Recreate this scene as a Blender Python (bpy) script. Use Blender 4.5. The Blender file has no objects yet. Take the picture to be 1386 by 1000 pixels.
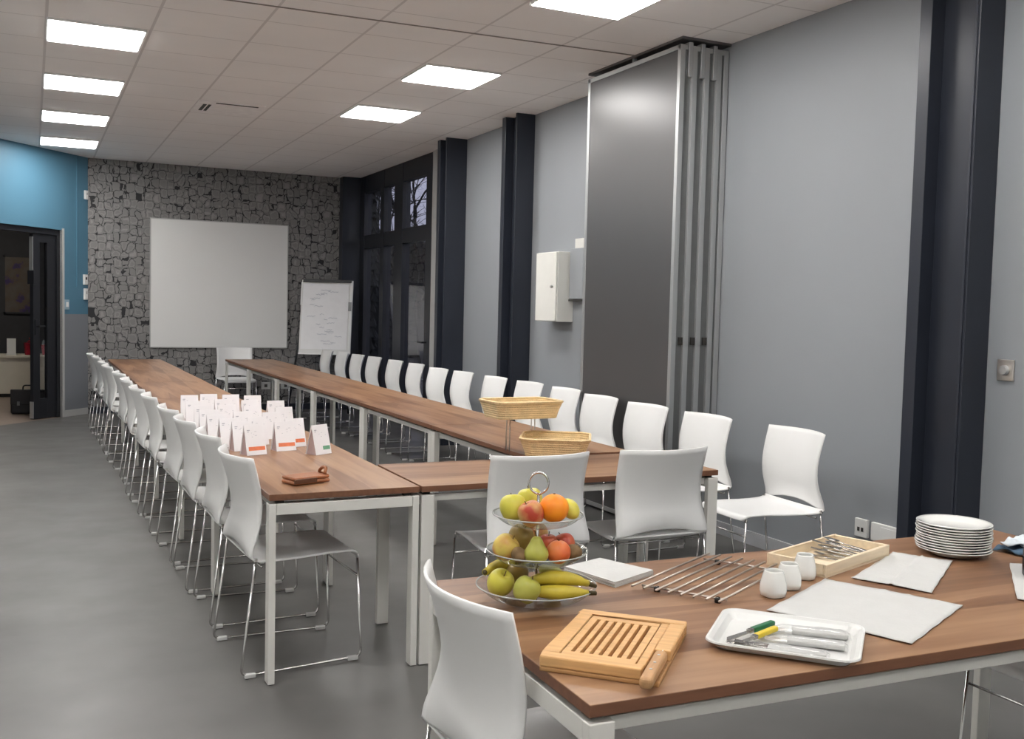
import bpy, bmesh, math, random
from mathutils import Vector, Matrix
random.seed(7)
PI = math.pi
COL = bpy.context.scene.collection
sc = bpy.context.scene

# ------------------------------------------------------------------ materials
def mat(name, color, rough=0.5, metal=0.0, var=0.06, scale=12.0, bump=0.0, bscale=None, spec=0.5,
        stretch=(1, 1, 1), trans=0.0, ior=1.45, coat=0.0, emis=0.0):
    m = bpy.data.materials.new(name); m.use_nodes = True
    nt = m.node_tree; N = nt.nodes; L = nt.links
    b = N['Principled BSDF']
    tc = N.new('ShaderNodeTexCoord'); mp = N.new('ShaderNodeMapping'); mp.inputs['Scale'].default_value = stretch
    L.new(tc.outputs['Object'], mp.inputs['Vector'])
    nz = N.new('ShaderNodeTexNoise'); nz.inputs['Scale'].default_value = scale; nz.inputs['Detail'].default_value = 4
    L.new(mp.outputs[0], nz.inputs['Vector'])
    cr = N.new('ShaderNodeValToRGB')
    c = color
    cr.color_ramp.elements[0].position = 0.3; cr.color_ramp.elements[1].position = 0.7
    cr.color_ramp.elements[0].color = (c[0]*(1-var), c[1]*(1-var), c[2]*(1-var), 1)
    cr.color_ramp.elements[1].color = (min(1, c[0]*(1+var)), min(1, c[1]*(1+var)), min(1, c[2]*(1+var)), 1)
    L.new(nz.outputs['Fac'], cr.inputs['Fac']); L.new(cr.outputs['Color'], b.inputs['Base Color'])
    b.inputs['Roughness'].default_value = rough; b.inputs['Metallic'].default_value = metal
    b.inputs['Specular IOR Level'].default_value = spec
    b.inputs['Transmission Weight'].default_value = trans; b.inputs['IOR'].default_value = ior
    b.inputs['Coat Weight'].default_value = coat
    if bump:
        n2 = N.new('ShaderNodeTexNoise'); n2.inputs['Scale'].default_value = bscale or scale*6
        L.new(mp.outputs[0], n2.inputs['Vector'])
        bp = N.new('ShaderNodeBump'); bp.inputs['Strength'].default_value = bump; bp.inputs['Distance'].default_value = 0.01
        L.new(n2.outputs['Fac'], bp.inputs['Height']); L.new(bp.outputs[0], b.inputs['Normal'])
    if emis:
        b.inputs['Emission Color'].default_value = (*color, 1); b.inputs['Emission Strength'].default_value = emis
    return m

def nodes(m): return m.node_tree.nodes, m.node_tree.links, m.node_tree.nodes['Principled BSDF']

M = {}
M['chair_white'] = mat('chair_white', (0.73, 0.73, 0.72), 0.38, var=0.012, scale=5)
M['chrome'] = mat('chrome', (0.62, 0.61, 0.60), 0.16, 1.0, var=0.03)
M['steel'] = mat('steel', (0.66, 0.62, 0.58), 0.4, 1.0, var=0.05, scale=30)
M['clear_plastic'] = mat('clear_plastic', (0.55, 0.55, 0.54), 0.2, var=0.03)
M['frame_white'] = mat('frame_white', (0.66, 0.65, 0.61), 0.4, var=0.015)
M['spacer_dark'] = mat('spacer_dark', (0.03, 0.028, 0.025), 0.6)
M['wall_grey'] = mat('wall_grey', (0.285, 0.302, 0.32), 0.5, var=0.02, scale=1.5, bump=0.03, bscale=260)
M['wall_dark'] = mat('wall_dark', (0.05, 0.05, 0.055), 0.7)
M['navy'] = mat('navy', (0.022, 0.026, 0.037), 0.34, var=0.08, scale=3)
M['window_dark'] = mat('window_dark', (0.014, 0.016, 0.022), 0.4, var=0.06)
M['door_black'] = mat('door_black', (0.012, 0.013, 0.016), 0.4, var=0.06)
M['alu'] = mat('alu', (0.50, 0.51, 0.51), 0.38, 0.75, var=0.03, scale=6, stretch=(1, 1, .05))
M['alu_dark'] = mat('alu_dark', (0.19, 0.195, 0.195), 0.45, 0.6, var=0.05)
M['board_grey'] = mat('board_grey', (0.070, 0.068, 0.068), 0.34, 0.0, var=0.03, scale=2, spec=0.85)
M['paint_white'] = mat('paint_white', (0.74, 0.75, 0.74), 0.5, var=0.01)
M['trim_grey'] = mat('trim_grey', (0.42, 0.42, 0.41), 0.5, var=0.03)
M['box_cream'] = mat('box_cream', (0.70, 0.70, 0.66), 0.45, var=0.015)
M['plastic_white'] = mat('plastic_white', (0.75, 0.75, 0.73), 0.4, var=0.01)
M['screen_white'] = mat('screen_white', (0.70, 0.70, 0.685), 0.6, var=0.01, scale=2)
M['porcelain'] = mat('porcelain', (0.74, 0.74, 0.71), 0.12, var=0.01, coat=0.4)
M['tray_white'] = mat('tray_white', (0.66, 0.66, 0.64), 0.3, var=0.01)
M['paper'] = mat('paper', (0.53, 0.53, 0.515), 0.85, var=0.02, scale=18, bump=0.15, bscale=90)
M['card'] = mat('card', (0.84, 0.82, 0.83), 0.6, var=0.02)
M['card_inside_shade'] = mat('card_inside_shade', (0.44, 0.33, 0.32), 0.7, var=0.05)  # shade inside the open tents put into the colour
for n, c in dict(orange=(0.80, 0.22, 0.10), teal=(0.05, 0.30, 0.38), blue=(0.10, 0.20, 0.45), green=(0.16, 0.38, 0.24),
                 brown=(0.5, 0.24, 0.14), ink=(0.42, 0.42, 0.46)).items():
    M['print_' + n] = mat('print_' + n, c, 0.6, var=0.08, scale=40)
M['bamboo'] = mat('bamboo', (0.62, 0.36, 0.15), 0.5, var=0.13, scale=9, stretch=(1, 9, 9))
M['bamboo_dark'] = mat('bamboo_dark', (0.40, 0.215, 0.085), 0.6, var=0.15, scale=9, stretch=(1, 9, 9))
M['handle_wood'] = mat('handle_wood', (0.46, 0.26, 0.12), 0.5, var=0.2, scale=10, stretch=(8, 1, 8))
M['pale_wood'] = mat('pale_wood', (0.72, 0.60, 0.43), 0.6, var=0.07, scale=10, stretch=(1, 8, 8))
M['rubber'] = mat('rubber', (0.01, 0.01, 0.01), 0.5)
M['leather'] = mat('leather', (0.29, 0.105, 0.042), 0.45, var=0.15, scale=20, bump=0.2, bscale=200)
M['leather_dark'] = mat('leather_dark', (0.10, 0.04, 0.02), 0.5, var=0.1)
M['bag_black'] = mat('bag_black', (0.008, 0.008, 0.009), 0.5, bump=0.2, bscale=120)
M['counter'] = mat('counter', (0.80, 0.75, 0.63), 0.5, var=0.02)
M['next_floor'] = mat('next_floor', (0.30, 0.235, 0.19), 0.4, var=0.06, scale=4)
M['red'] = mat('red', (0.35, 0.012, 0.03), 0.5, var=0.3, scale=30)
M['jug_black'] = mat('jug_black', (0.018, 0.018, 0.02), 0.25, var=0.05)
M['cloth_blue'] = mat('cloth_blue', (0.07, 0.13, 0.20), 0.8, var=0.2, scale=30)
M['cloth_white'] = mat('cloth_white', (0.62, 0.68, 0.72), 0.8, var=0.1)
M['green_plastic'] = mat('green_plastic', (0.012, 0.13, 0.05), 0.35)
M['yellow_plastic'] = mat('yellow_plastic', (0.66, 0.50, 0.04), 0.35)
M['wrap'] = mat('wrap', (0.78, 0.78, 0.77), 0.22, var=0.05, scale=40, bump=0.25, bscale=60)
M['bark'] = mat('bark', (0.006, 0.006, 0.006), 0.9)
M['foliage_dark'] = mat('foliage_dark', (0.004, 0.005, 0.004), 0.9)
M['ground'] = mat('ground', (0.02, 0.02, 0.02), 0.9)
M['banana'] = mat('banana', (0.50, 0.40, 0.04), 0.45, var=0.22, scale=14)
M['banana_tip'] = mat('banana_tip', (0.06, 0.045, 0.015), 0.6)
M['vent_white'] = mat('vent_white', (0.90, 0.87, 0.86), 0.5)
M['chart_ink'] = mat('chart_ink', (0.36, 0.38, 0.45), 0.7)

def fruit_mat(name, c1, c2, c3=None, scale=9, rough=0.35):
    m = mat(name, c1, rough, var=0.1, scale=scale)
    N, L, b = nodes(m)
    cr = [n for n in N if n.type == 'VALTORGB'][0]
    cr.color_ramp.elements[0].color = (*c1, 1); cr.color_ramp.elements[1].color = (*c2, 1)
    cr.color_ramp.elements[0].position = 0.4; cr.color_ramp.elements[1].position = 0.62
    if c3:
        e = cr.color_ramp.elements.new(0.8); e.color = (*c3, 1)
    return m
M['f_yellow'] = fruit_mat('f_yellow', (0.55, 0.50, 0.06), (0.66, 0.58, 0.10))
M['f_redyellow'] = fruit_mat('f_redyellow', (0.42, 0.05, 0.025), (0.66, 0.42, 0.14), scale=14)
M['f_blush'] = fruit_mat('f_blush', (0.60, 0.46, 0.10), (0.45, 0.12, 0.05), scale=12)
M['f_orange'] = fruit_mat('f_orange', (0.86, 0.24, 0.010), (0.90, 0.30, 0.015), scale=20, rough=0.45)
M['f_green'] = fruit_mat('f_green', (0.36, 0.36, 0.06), (0.46, 0.45, 0.10))
M['f_russet'] = fruit_mat('f_russet', (0.30, 0.20, 0.05), (0.42, 0.32, 0.10), (0.35, 0.12, 0.05))
M['f_red'] = fruit_mat('f_red', (0.38, 0.05, 0.03), (0.55, 0.16, 0.06))
M['f_peach'] = fruit_mat('f_peach', (0.72, 0.22, 0.07), (0.66, 0.13, 0.04))
M['f_kiwi'] = fruit_mat('f_kiwi', (0.14, 0.085, 0.035), (0.21, 0.13, 0.06), scale=40, rough=0.8)
M['stem'] = mat('stem', (0.09, 0.05, 0.02), 0.8)

# glass
def glass(name, col, rough, ior=1.45):
    m = bpy.data.materials.new(name); m.use_nodes = True
    N, L, b = nodes(m)
    b.inputs['Base Color'].default_value = (*col, 1); b.inputs['Roughness'].default_value = rough
    b.inputs['Transmission Weight'].default_value = 1.0; b.inputs['IOR'].default_value = ior
    tc = N.new('ShaderNodeTexCoord'); nz = N.new('ShaderNodeTexNoise'); nz.inputs['Scale'].default_value = 3
    bp = N.new('ShaderNodeBump'); bp.inputs['Strength'].default_value = 0.012; bp.inputs['Distance'].default_value = 0.01
    L.new(tc.outputs['Object'], nz.inputs['Vector']); L.new(nz.outputs['Fac'], bp.inputs['Height']); L.new(bp.outputs[0], b.inputs['Normal'])
    return m
def thin_glass(name, tint, refl=1.0, rough=0.04):
    m = bpy.data.materials.new(name); m.use_nodes = True
    N, L, b = nodes(m); out = [n for n in N if n.type == 'OUTPUT_MATERIAL'][0]; N.remove(b)
    tr = N.new('ShaderNodeBsdfTransparent'); gl = N.new('ShaderNodeBsdfGlossy'); gl.inputs['Roughness'].default_value = rough
    tc = N.new('ShaderNodeTexCoord'); nz = N.new('ShaderNodeTexNoise'); nz.inputs['Scale'].default_value = 6; L.new(tc.outputs['Object'], nz.inputs['Vector'])
    cr = N.new('ShaderNodeValToRGB'); cr.color_ramp.elements[0].color = (*[c*.97 for c in tint], 1); cr.color_ramp.elements[1].color = (*tint, 1)
    L.new(nz.outputs['Fac'], cr.inputs['Fac']); L.new(cr.outputs['Color'], tr.inputs['Color'])
    fr = N.new('ShaderNodeMath'); fr.operation = 'POWER'; fr.inputs[1].default_value = 3.0; lw = N.new('ShaderNodeLayerWeight'); lw.inputs['Blend'].default_value = 0.5; L.new(lw.outputs['Facing'], fr.inputs[0])
    ml = N.new('ShaderNodeMath'); ml.operation = 'MULTIPLY_ADD'; ml.inputs[1].default_value = refl; ml.inputs[2].default_value = 0.04; L.new(fr.outputs[0], ml.inputs[0])
    mx = N.new('ShaderNodeMixShader'); L.new(ml.outputs[0], mx.inputs[0]); L.new(tr.outputs[0], mx.inputs[1]); L.new(gl.outputs[0], mx.inputs[2])
    L.new(mx.outputs[0], out.inputs['Surface']); return m
M['bowl_glass'] = thin_glass('bowl_glass', (0.86, 0.88, 0.86), 0.55)
M['rim_glass'] = mat('rim_glass', (0.55, 0.57, 0.54), 0.1, var=0.1, trans=0.35)
M['film'] = thin_glass('film', (0.95, 0.95, 0.95), 0.4, 0.15)
M['trivet_steel'] = mat('trivet_steel', (0.52, 0.46, 0.41), 0.42, 1.0, var=0.05, scale=30)
M['cutlery_steel'] = mat('cutlery_steel', (0.46, 0.44, 0.42), 0.25, 1.0, var=0.08, scale=30)
M['pane_glass'] = glass('pane_glass', (0.85, 0.88, 0.92), 0.0)

# wood table top (grain along local X)
def wood_top():
    m = mat('walnut_laminate', (0.33, 0.16, 0.085), 0.36, var=0.0)
    N, L, b = nodes(m)
    for n in list(N):
        if n.type in ('VALTORGB', 'TEX_NOISE', 'MAPPING'): N.remove(n)
    tc = [n for n in N if n.type == 'TEX_COORD'][0]
    mp = N.new('ShaderNodeMapping'); mp.inputs['Scale'].default_value = (0.9, 13, 13); L.new(tc.outputs['Object'], mp.inputs['Vector'])
    n1 = N.new('ShaderNodeTexNoise'); n1.inputs['Scale'].default_value = 1.6; n1.inputs['Detail'].default_value = 6; n1.inputs['Roughness'].default_value = 0.6; n1.inputs['Distortion'].default_value = 0.35
    L.new(mp.outputs[0], n1.inputs['Vector'])
    mp2 = N.new('ShaderNodeMapping'); mp2.inputs['Scale'].default_value = (0.6, 9.0, 9.0); L.new(tc.outputs['Object'], mp2.inputs['Vector'])
    vo = N.new('ShaderNodeTexVoronoi'); vo.inputs['Scale'].default_value = 1.0; vo.inputs['Randomness'].default_value = 0.6; L.new(mp2.outputs[0], vo.inputs['Vector'])
    sep = N.new('ShaderNodeSeparateColor'); L.new(vo.outputs['Color'], sep.inputs[0])
    mx = N.new('ShaderNodeMath'); mx.operation = 'MULTIPLY_ADD'; mx.inputs[1].default_value = 0.34
    L.new(sep.outputs[0], mx.inputs[0])
    m2 = N.new('ShaderNodeMath'); m2.operation = 'MULTIPLY'; m2.inputs[1].default_value = 0.8; L.new(n1.outputs['Fac'], m2.inputs[0])
    L.new(m2.outputs[0], mx.inputs[2])
    cr = N.new('ShaderNodeValToRGB'); e = cr.color_ramp.elements
    e[0].position = 0.30; e[0].color = (0.140, 0.064, 0.030, 1); e[1].position = 0.80; e[1].color = (0.335, 0.192, 0.105, 1)
    k = e.new(0.55); k.color = (0.232, 0.116, 0.060, 1)
    L.new(mx.outputs[0], cr.inputs['Fac']); L.new(cr.outputs['Color'], b.inputs['Base Color'])
    return m
M['wood'] = wood_top()
M['wood_edge_shade'] = mat('walnut_edge_shade', (0.17, 0.075, 0.04), 0.45, var=0.15, scale=6, stretch=(1, 8, 8))  # sides darker than the top: edge shade put into the colour

def floor_mat():
    m = mat('vinyl_floor', (0.120, 0.117, 0.112), 0.36, var=0.12, scale=1.8, spec=0.4)
    N, L, b = nodes(m)
    tc = [n for n in N if n.type == 'TEX_COORD'][0]
    n2 = N.new('ShaderNodeTexNoise'); n2.inputs['Scale'].default_value = 3.2; n2.inputs['Detail'].default_value = 8
    L.new(tc.outputs['Object'], n2.inputs['Vector'])
    mr = N.new('ShaderNodeMapRange'); mr.inputs[3].default_value = 0.3; mr.inputs[4].default_value = 0.52
    L.new(n2.outputs['Fac'], mr.inputs[0]); L.new(mr.outputs[0], b.inputs['Roughness'])
    return m
M['floor'] = floor_mat()

def ceiling_mat():
    m = mat('ceiling_tiles', (0.92, 0.895, 0.88), 0.9, var=0.02, scale=2)
    N, L, b = nodes(m)
    tc = [n for n in N if n.type == 'TEX_COORD'][0]
    cr = [n for n in N if n.type == 'VALTORGB'][0]
    sp = N.new('ShaderNodeSeparateXYZ'); L.new(tc.outputs['Object'], sp.inputs[0])
    def math_(op, a, bb=None, c=None):
        n = N.new('ShaderNodeMath'); n.operation = op
        for i, v in enumerate((a, bb, c)):
            if v is None: continue
            if isinstance(v, (int, float)): n.inputs[i].default_value = v
            else: L.new(v, n.inputs[i])
        return n.outputs[0]
    # grid lines of the lay-in tiles
    def line(coord, off, per, hw):
        f = math_('FRACT', math_('DIVIDE', math_('SUBTRACT', coord, off), per))
        d = math_('MULTIPLY', math_('MINIMUM', f, math_('SUBTRACT', 1.0, f)), per)
        return math_('LESS_THAN', d, hw)
    yy = math_('ADD', sp.outputs[1], math_('MULTIPLY', sp.outputs[0], 0.045))
    lx = line(sp.outputs[0], 0.094, 0.6235, 0.009)
    ly = line(yy, 7.162, 0.5763, 0.006)
    lm = math_('MAXIMUM', lx, ly)
    mixn = N.new('ShaderNodeMix'); mixn.data_type = 'RGBA'
    L.new(math_('MULTIPLY', lm, 0.8), mixn.inputs[0]); L.new(cr.outputs['Color'], mixn.inputs[6]); mixn.inputs[7].default_value = (0.66, 0.63, 0.62, 1)
    L.new(mixn.outputs[2], b.inputs['Base Color'])
    return m
M['ceiling'] = ceiling_mat()

def blue_wall():
    m = mat('blue_wall', (0.078, 0.185, 0.265), 0.5, var=0.02, scale=2)
    N, L, b = nodes(m)
    tc = [n for n in N if n.type == 'TEX_COORD'][0]; cr = [n for n in N if n.type == 'VALTORGB'][0]
    sp = N.new('ShaderNodeSeparateXYZ'); L.new(tc.outputs['Object'], sp.inputs[0])
    g = N.new('ShaderNodeMath'); g.operation = 'LESS_THAN'; g.inputs[1].default_value = 1.268; L.new(sp.outputs[2], g.inputs[0])
    mx = N.new('ShaderNodeMix'); mx.data_type = 'RGBA'; L.new(g.outputs[0], mx.inputs[0]); L.new(cr.outputs['Color'], mx.inputs[6])
    mx.inputs[7].default_value = (0.19, 0.20, 0.22, 1); L.new(mx.outputs[2], b.inputs['Base Color'])
    return m
M['blue_wall'] = blue_wall()

def wallpaper():
    m = mat('wallpaper', (0.26, 0.25, 0.245), 0.7, var=0.05, scale=4)
    N, L, b = nodes(m)
    tc = [n for n in N if n.type == 'TEX_COORD'][0]
    nd = N.new('ShaderNodeTexNoise'); nd.inputs['Scale'].default_value = 14; nd.inputs['Detail'].default_value = 2
    L.new(tc.outputs['Object'], nd.inputs['Vector'])
    sub = N.new('ShaderNodeVectorMath'); sub.operation = 'SUBTRACT'; sub.inputs[1].default_value = (.5, .5, .5); L.new(nd.outputs['Color'], sub.inputs[0])
    scl = N.new('ShaderNodeVectorMath'); scl.operation = 'SCALE'; scl.inputs['Scale'].default_value = 0.05; L.new(sub.outputs[0], scl.inputs[0])
    add = N.new('ShaderNodeVectorMath'); add.operation = 'ADD'; L.new(tc.outputs['Object'], add.inputs[0]); L.new(scl.outputs[0], add.inputs[1])
    mp = N.new('ShaderNodeMapping'); mp.inputs['Scale'].default_value = (10.5, 0.001, 9.5); L.new(add.outputs[0], mp.inputs['Vector'])
    def vor(feat):
        v = N.new('ShaderNodeTexVoronoi'); v.voronoi_dimensions = '3D'; v.feature = feat; v.distance = 'MINKOWSKI'; v.inputs['Exponent'].default_value = 6.0
        v.inputs['Scale'].default_value = 1.0; v.inputs['Randomness'].default_value = 0.7; L.new(mp.outputs[0], v.inputs['Vector']); return v
    v1, v2 = vor('F1'), vor('F2')
    df = N.new('ShaderNodeMath'); df.operation = 'SUBTRACT'; L.new(v2.outputs['Distance'], df.inputs[0]); L.new(v1.outputs['Distance'], df.inputs[1])
    n3 = N.new('ShaderNodeTexNoise'); n3.inputs['Scale'].default_value = 16; L.new(tc.outputs['Object'], n3.inputs['Vector'])
    th = N.new('ShaderNodeMapRange'); th.inputs[1].default_value = 0.35; th.inputs[2].default_value = 0.65; th.inputs[3].default_value = 0.012; th.inputs[4].default_value = 0.055
    L.new(n3.outputs['Fac'], th.inputs[0])
    lt = N.new('ShaderNodeMath'); lt.operation = 'LESS_THAN'; L.new(df.outputs[0], lt.inputs[0]); L.new(th.outputs[0], lt.inputs[1])
    # pale broken inner outline
    w1 = N.new('ShaderNodeMath'); w1.operation = 'COMPARE'; w1.inputs[1].default_value = 0.26; w1.inputs[2].default_value = 0.045; L.new(df.outputs[0], w1.inputs[0])
    base = N.new('ShaderNodeMix'); base.data_type = 'RGBA'; base.inputs[6].default_value = (0.19, 0.185, 0.18, 1); base.inputs[7].default_value = (0.25, 0.24, 0.235, 1)
    L.new(w1.outputs[0], base.inputs[0])
    mx = N.new('ShaderNodeMix'); mx.data_type = 'RGBA'; L.new(lt.outputs[0], mx.inputs[0]); L.new(base.outputs[2], mx.inputs[6]); mx.inputs[7].default_value = (0.02, 0.02, 0.022, 1)
    L.new(mx.outputs[2], b.inputs['Base Color'])
    return m
M['wallpaper'] = wallpaper()

def wicker():
    m = mat('wicker', (0.80, 0.60, 0.33), 0.6, var=0.1, scale=30)
    N, L, b = nodes(m)
    tc = [n for n in N if n.type == 'TEX_COORD'][0]
    wv = N.new('ShaderNodeTexWave'); wv.inputs['Scale'].default_value = 28; wv.bands_direction = 'Z'; wv.inputs['Distortion'].default_value = 2.5; wv.inputs['Detail Scale'].default_value = 6
    L.new(tc.outputs['Object'], wv.inputs['Vector'])
    bp = N.new('ShaderNodeBump'); bp.inputs['Strength'].default_value = 0.7; bp.inputs['Distance'].default_value = 0.006
    L.new(wv.outputs['Fac'], bp.inputs['Height']); L.new(bp.outputs[0], b.inputs['Normal'])
    return m
M['wicker'] = wicker()

def painting():
    m = mat('picture_print', (0.2, 0.19, 0.15), 0.6, var=0.1, scale=5)
    N, L, b = nodes(m)
    cr = [n for n in N if n.type == 'VALTORGB'][0]
    e = cr.color_ramp.elements; e[0].color = (0.05, 0.055, 0.035, 1); e[1].color = (0.13, 0.12, 0.11, 1)
    k = e.new(0.38); k.color = (0.06, 0.035, 0.13, 1); k2 = e.new(0.46); k2.color = (0.12, 0.09, 0.065, 1)
    return m
M['picture'] = painting()

m = bpy.data.materials.new('lamp_diffuser'); m.use_nodes = True
N, L, b = nodes(m)
b.inputs['Base Color'].default_value = (0.8, 0.8, 0.8, 1); b.inputs['Emission Color'].default_value = (1.0, 0.975, 0.95, 1)
nzz = N.new('ShaderNodeTexNoise'); nzz.inputs['Scale'].default_value = 2.0
mrr = N.new('ShaderNodeMapRange'); mrr.inputs[3].default_value = 10.5; mrr.inputs[4].default_value = 11.5
L.new(nzz.outputs['Fac'], mrr.inputs[0]); L.new(mrr.outputs[0], b.inputs['Emission Strength'])
M['lamp'] = m

# ------------------------------------------------------------------ mesh builder
class MB:
    def __init__(s): s.v = []; s.f = []; s.m = []; s.mi = 0
    def add(s, verts, faces):
        o = len(s.v); s.v += [tuple(p) for p in verts]
        for f in faces: s.f.append([i + o for i in f]); s.m.append(s.mi)
        return s
    def box(s, a, b):
        x0, y0, z0 = a; x1, y1, z1 = b
        return s.add([(x0,y0,z0),(x1,y0,z0),(x1,y1,z0),(x0,y1,z0),(x0,y0,z1),(x1,y0,z1),(x1,y1,z1),(x0,y1,z1)],
                     [(0,3,2,1),(4,5,6,7),(0,1,5,4),(1,2,6,5),(2,3,7,6),(3,0,4,7)])
    def cbox(s, c, d): return s.box([c[i]-d[i]/2 for i in range(3)], [c[i]+d[i]/2 for i in range(3)])
    def tube(s, pts, r, n=8, closed=False, caps=True):
        P = [Vector(p) for p in pts]; k = len(P); rs = r if isinstance(r, (list, tuple)) else [r]*k
        V = []; up = None
        for i, p in enumerate(P):
            a = P[(i-1) % k] if (closed or i > 0) else p; c = P[(i+1) % k] if (closed or i < k-1) else p
            t = (c - a).normalized()
            if up is None:
                up = Vector((0,0,1)) if abs(t.z) < .9 else Vector((1,0,0))
            x = (up - t*up.dot(t))
            if x.length < 1e-4: x = Vector((1,0,0)) - t*t.x
            x.normalize(); up = x; y = t.cross(x)
            for j in range(n):
                w = 2*PI*j/n; V.append(p + (x*math.cos(w) + y*math.sin(w))*rs[i])
        F = []
        for i in range(k if closed else k-1):
            for j in range(n):
                F.append((i*n+j, i*n+(j+1) % n, ((i+1) % k)*n+(j+1) % n, ((i+1) % k)*n+j))
        if not closed and caps: F += [list(range(n))[::-1], [(k-1)*n+j for j in range(n)]]
        return s.add(V, F)
    def lathe(s, prof, n=32, c=(0,0,0), cap=False):
        V = []; F = []; k = len(prof)
        for r, z in prof:
            for j in range(n): V.append((c[0]+r*math.cos(2*PI*j/n), c[1]+r*math.sin(2*PI*j/n), c[2]+z))
        for i in range(k-1):
            for j in range(n): F.append((i*n+j, i*n+(j+1) % n, (i+1)*n+(j+1) % n, (i+1)*n+j))
        if cap: F += [list(range(n))[::-1], [(k-1)*n+j for j in range(n)]]
        return s.add(V, F)
    def prism(s, poly, z0, z1):
        n = len(poly)
        return s.add([(x,y,z0) for x,y in poly]+[(x,y,z1) for x,y in poly],
                     [list(range(n))[::-1], list(range(n, 2*n))]+[(i,(i+1) % n,n+(i+1) % n,n+i) for i in range(n)])
    def build(s, name, mt, parent=None, loc=(0,0,0), rz=0, smooth=False, bevel=0, seg=2, mats=None, solid=0, sub=0):
        me = bpy.data.meshes.new(name); me.from_pydata(s.v, [], s.f); me.update()
        bm = bmesh.new(); bm.from_mesh(me)
        bmesh.ops.remove_doubles(bm, verts=bm.verts, dist=1e-6)
        bmesh.ops.recalc_face_normals(bm, faces=bm.faces); bm.to_mesh(me); bm.free()
        for k in (mats or [mt]): me.materials.append(k)
        if mats and len(me.polygons) == len(s.m):
            for p, i in zip(me.polygons, s.m): p.material_index = i
        if smooth:
            for p in me.polygons: p.use_smooth = True
        o = bpy.data.objects.new(name, me); COL.objects.link(o); o.location = loc; o.rotation_euler = (0,0,rz)
        if parent: o.parent = parent
        if solid:
            k = o.modifiers.new('thick', 'SOLIDIFY'); k.thickness = solid; k.offset = 0
        if bevel:
            k = o.modifiers.new('bevel', 'BEVEL'); k.width = bevel; k.segments = seg; k.limit_method = 'ANGLE'; k.angle_limit = 0.6
        if sub:
            k = o.modifiers.new('sub', 'SUBSURF'); k.levels = sub; k.render_levels = sub
        return o

def tag(o, label=None, cat=None, group=None, kind=None):
    if label: o['label'] = label
    if cat: o['category'] = cat
    if group: o['group'] = group
    if kind: o['kind'] = kind
    return o
def empty(name, loc=(0,0,0), rz=0, label=None, cat=None, group=None, kind=None):
    o = bpy.data.objects.new(name, None); COL.objects.link(o); o.location = loc; o.rotation_euler = (0,0,rz)
    o.empty_display_size = .05
    return tag(o, label, cat, group, kind)
def kids(o): return [c for c in bpy.data.objects if c.parent == o]
def dup(root, loc, rz, label=None, group=None):
    r = root.copy(); COL.objects.link(r); r.location = loc; r.rotation_euler = (0,0,rz)
    if label: r['label'] = label
    if group: r['group'] = group
    for ch in kids(root):
        c = ch.copy(); COL.objects.link(c); c.parent = r
        for g in kids(ch):
            d = g.copy(); COL.objects.link(d); d.parent = c
    return r
def struct(name, mb, mt, parent=None, **k):
    o = mb.build(name, mt, parent, **k)
    if not parent: o['kind'] = 'structure'
    return o
def fillet(pts, r, n=5):
    P = [Vector(p) for p in pts]; out = [P[0]]
    for i in range(1, len(P)-1):
        a, b_, c = P[i-1], P[i], P[i+1]
        d1 = (a-b_); d2 = (c-b_); l = min(r, d1.length*.45, d2.length*.45)
        p, q = b_+d1.normalized()*l, b_+d2.normalized()*l
        for k in range(n+1):
            t = k/n; out.append(p*(1-t)**2 + b_*2*t*(1-t) + q*t*t)
    out.append(P[-1]); return out
ORD = ['first','second','third','fourth','fifth','sixth','seventh','eighth','ninth','tenth','eleventh','twelfth','thirteenth','fourteenth','fifteenth']

# ------------------------------------------------------------------ the room
HC = 3.23; XW = 4.148; YB = 13.9
PC = Vector((0.65, 13.9)); WD = Vector((-0.67, -0.7424)); WN = Vector((0.7424, -0.67))
def WP(s, t=0, z=0):   # along the slanted blue wall, t metres behind its face
    p = PC + WD*s - WN*t
    return (p.x, p.y, z)
SEND = 4.85
e = WP(SEND)
room = [(XW, -2.6), (XW, YB), (PC.x, PC.y), (e[0], e[1]), (e[0], -2.6)]
fl = MB(); fl.prism([(x, y) for x, y in room], -0.1, 0.0)
struct('floor', fl, M['floor'])
# ceiling of the hall
ce = MB(); ce.prism(room, HC, HC+0.1)
struct('ceiling', ce, M['ceiling'])
# right wall with the window opening (y 10.84..13.62, full height)
w = MB(); w.box((XW, -2.6, 0), (XW+.2, 10.80, HC)); struct('wall_right', w, M['wall_grey'])
w = MB(); w.box((PC.x-.0, YB, 0), (XW+.2, YB+.2, HC)); struct('wall_back', w, M['wallpaper'])
w = MB(); w.box((e[0]-.2, -2.6, 0), (e[0], e[1]+.1, HC)); struct('wall_left', w, M['paint_white'])
w = MB(); w.box((e[0]-.2, -2.8, 0), (XW+.2, -2.6, HC)); struct('wall_front', w, M['paint_white'])
# slanted blue wall with the doorway
DS0, DS1, DH = 0.46, 2.05, 2.29
w = MB()
def wslab(mb, s0, s1, z0, z1, t0=0.0, t1=0.16):
    a, b_, c, d = WP(s0, t0), WP(s1, t0), WP(s1, t1), WP(s0, t1)
    mb.prism([(a[0],a[1]),(b_[0],b_[1]),(c[0],c[1]),(d[0],d[1])], z0, z1)
wslab(w, 0, DS0, 0, HC); wslab(w, DS1, SEND, 0, HC); wslab(w, DS0, DS1, DH, HC)
struct('wall_blue', w, M['blue_wall'])
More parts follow.
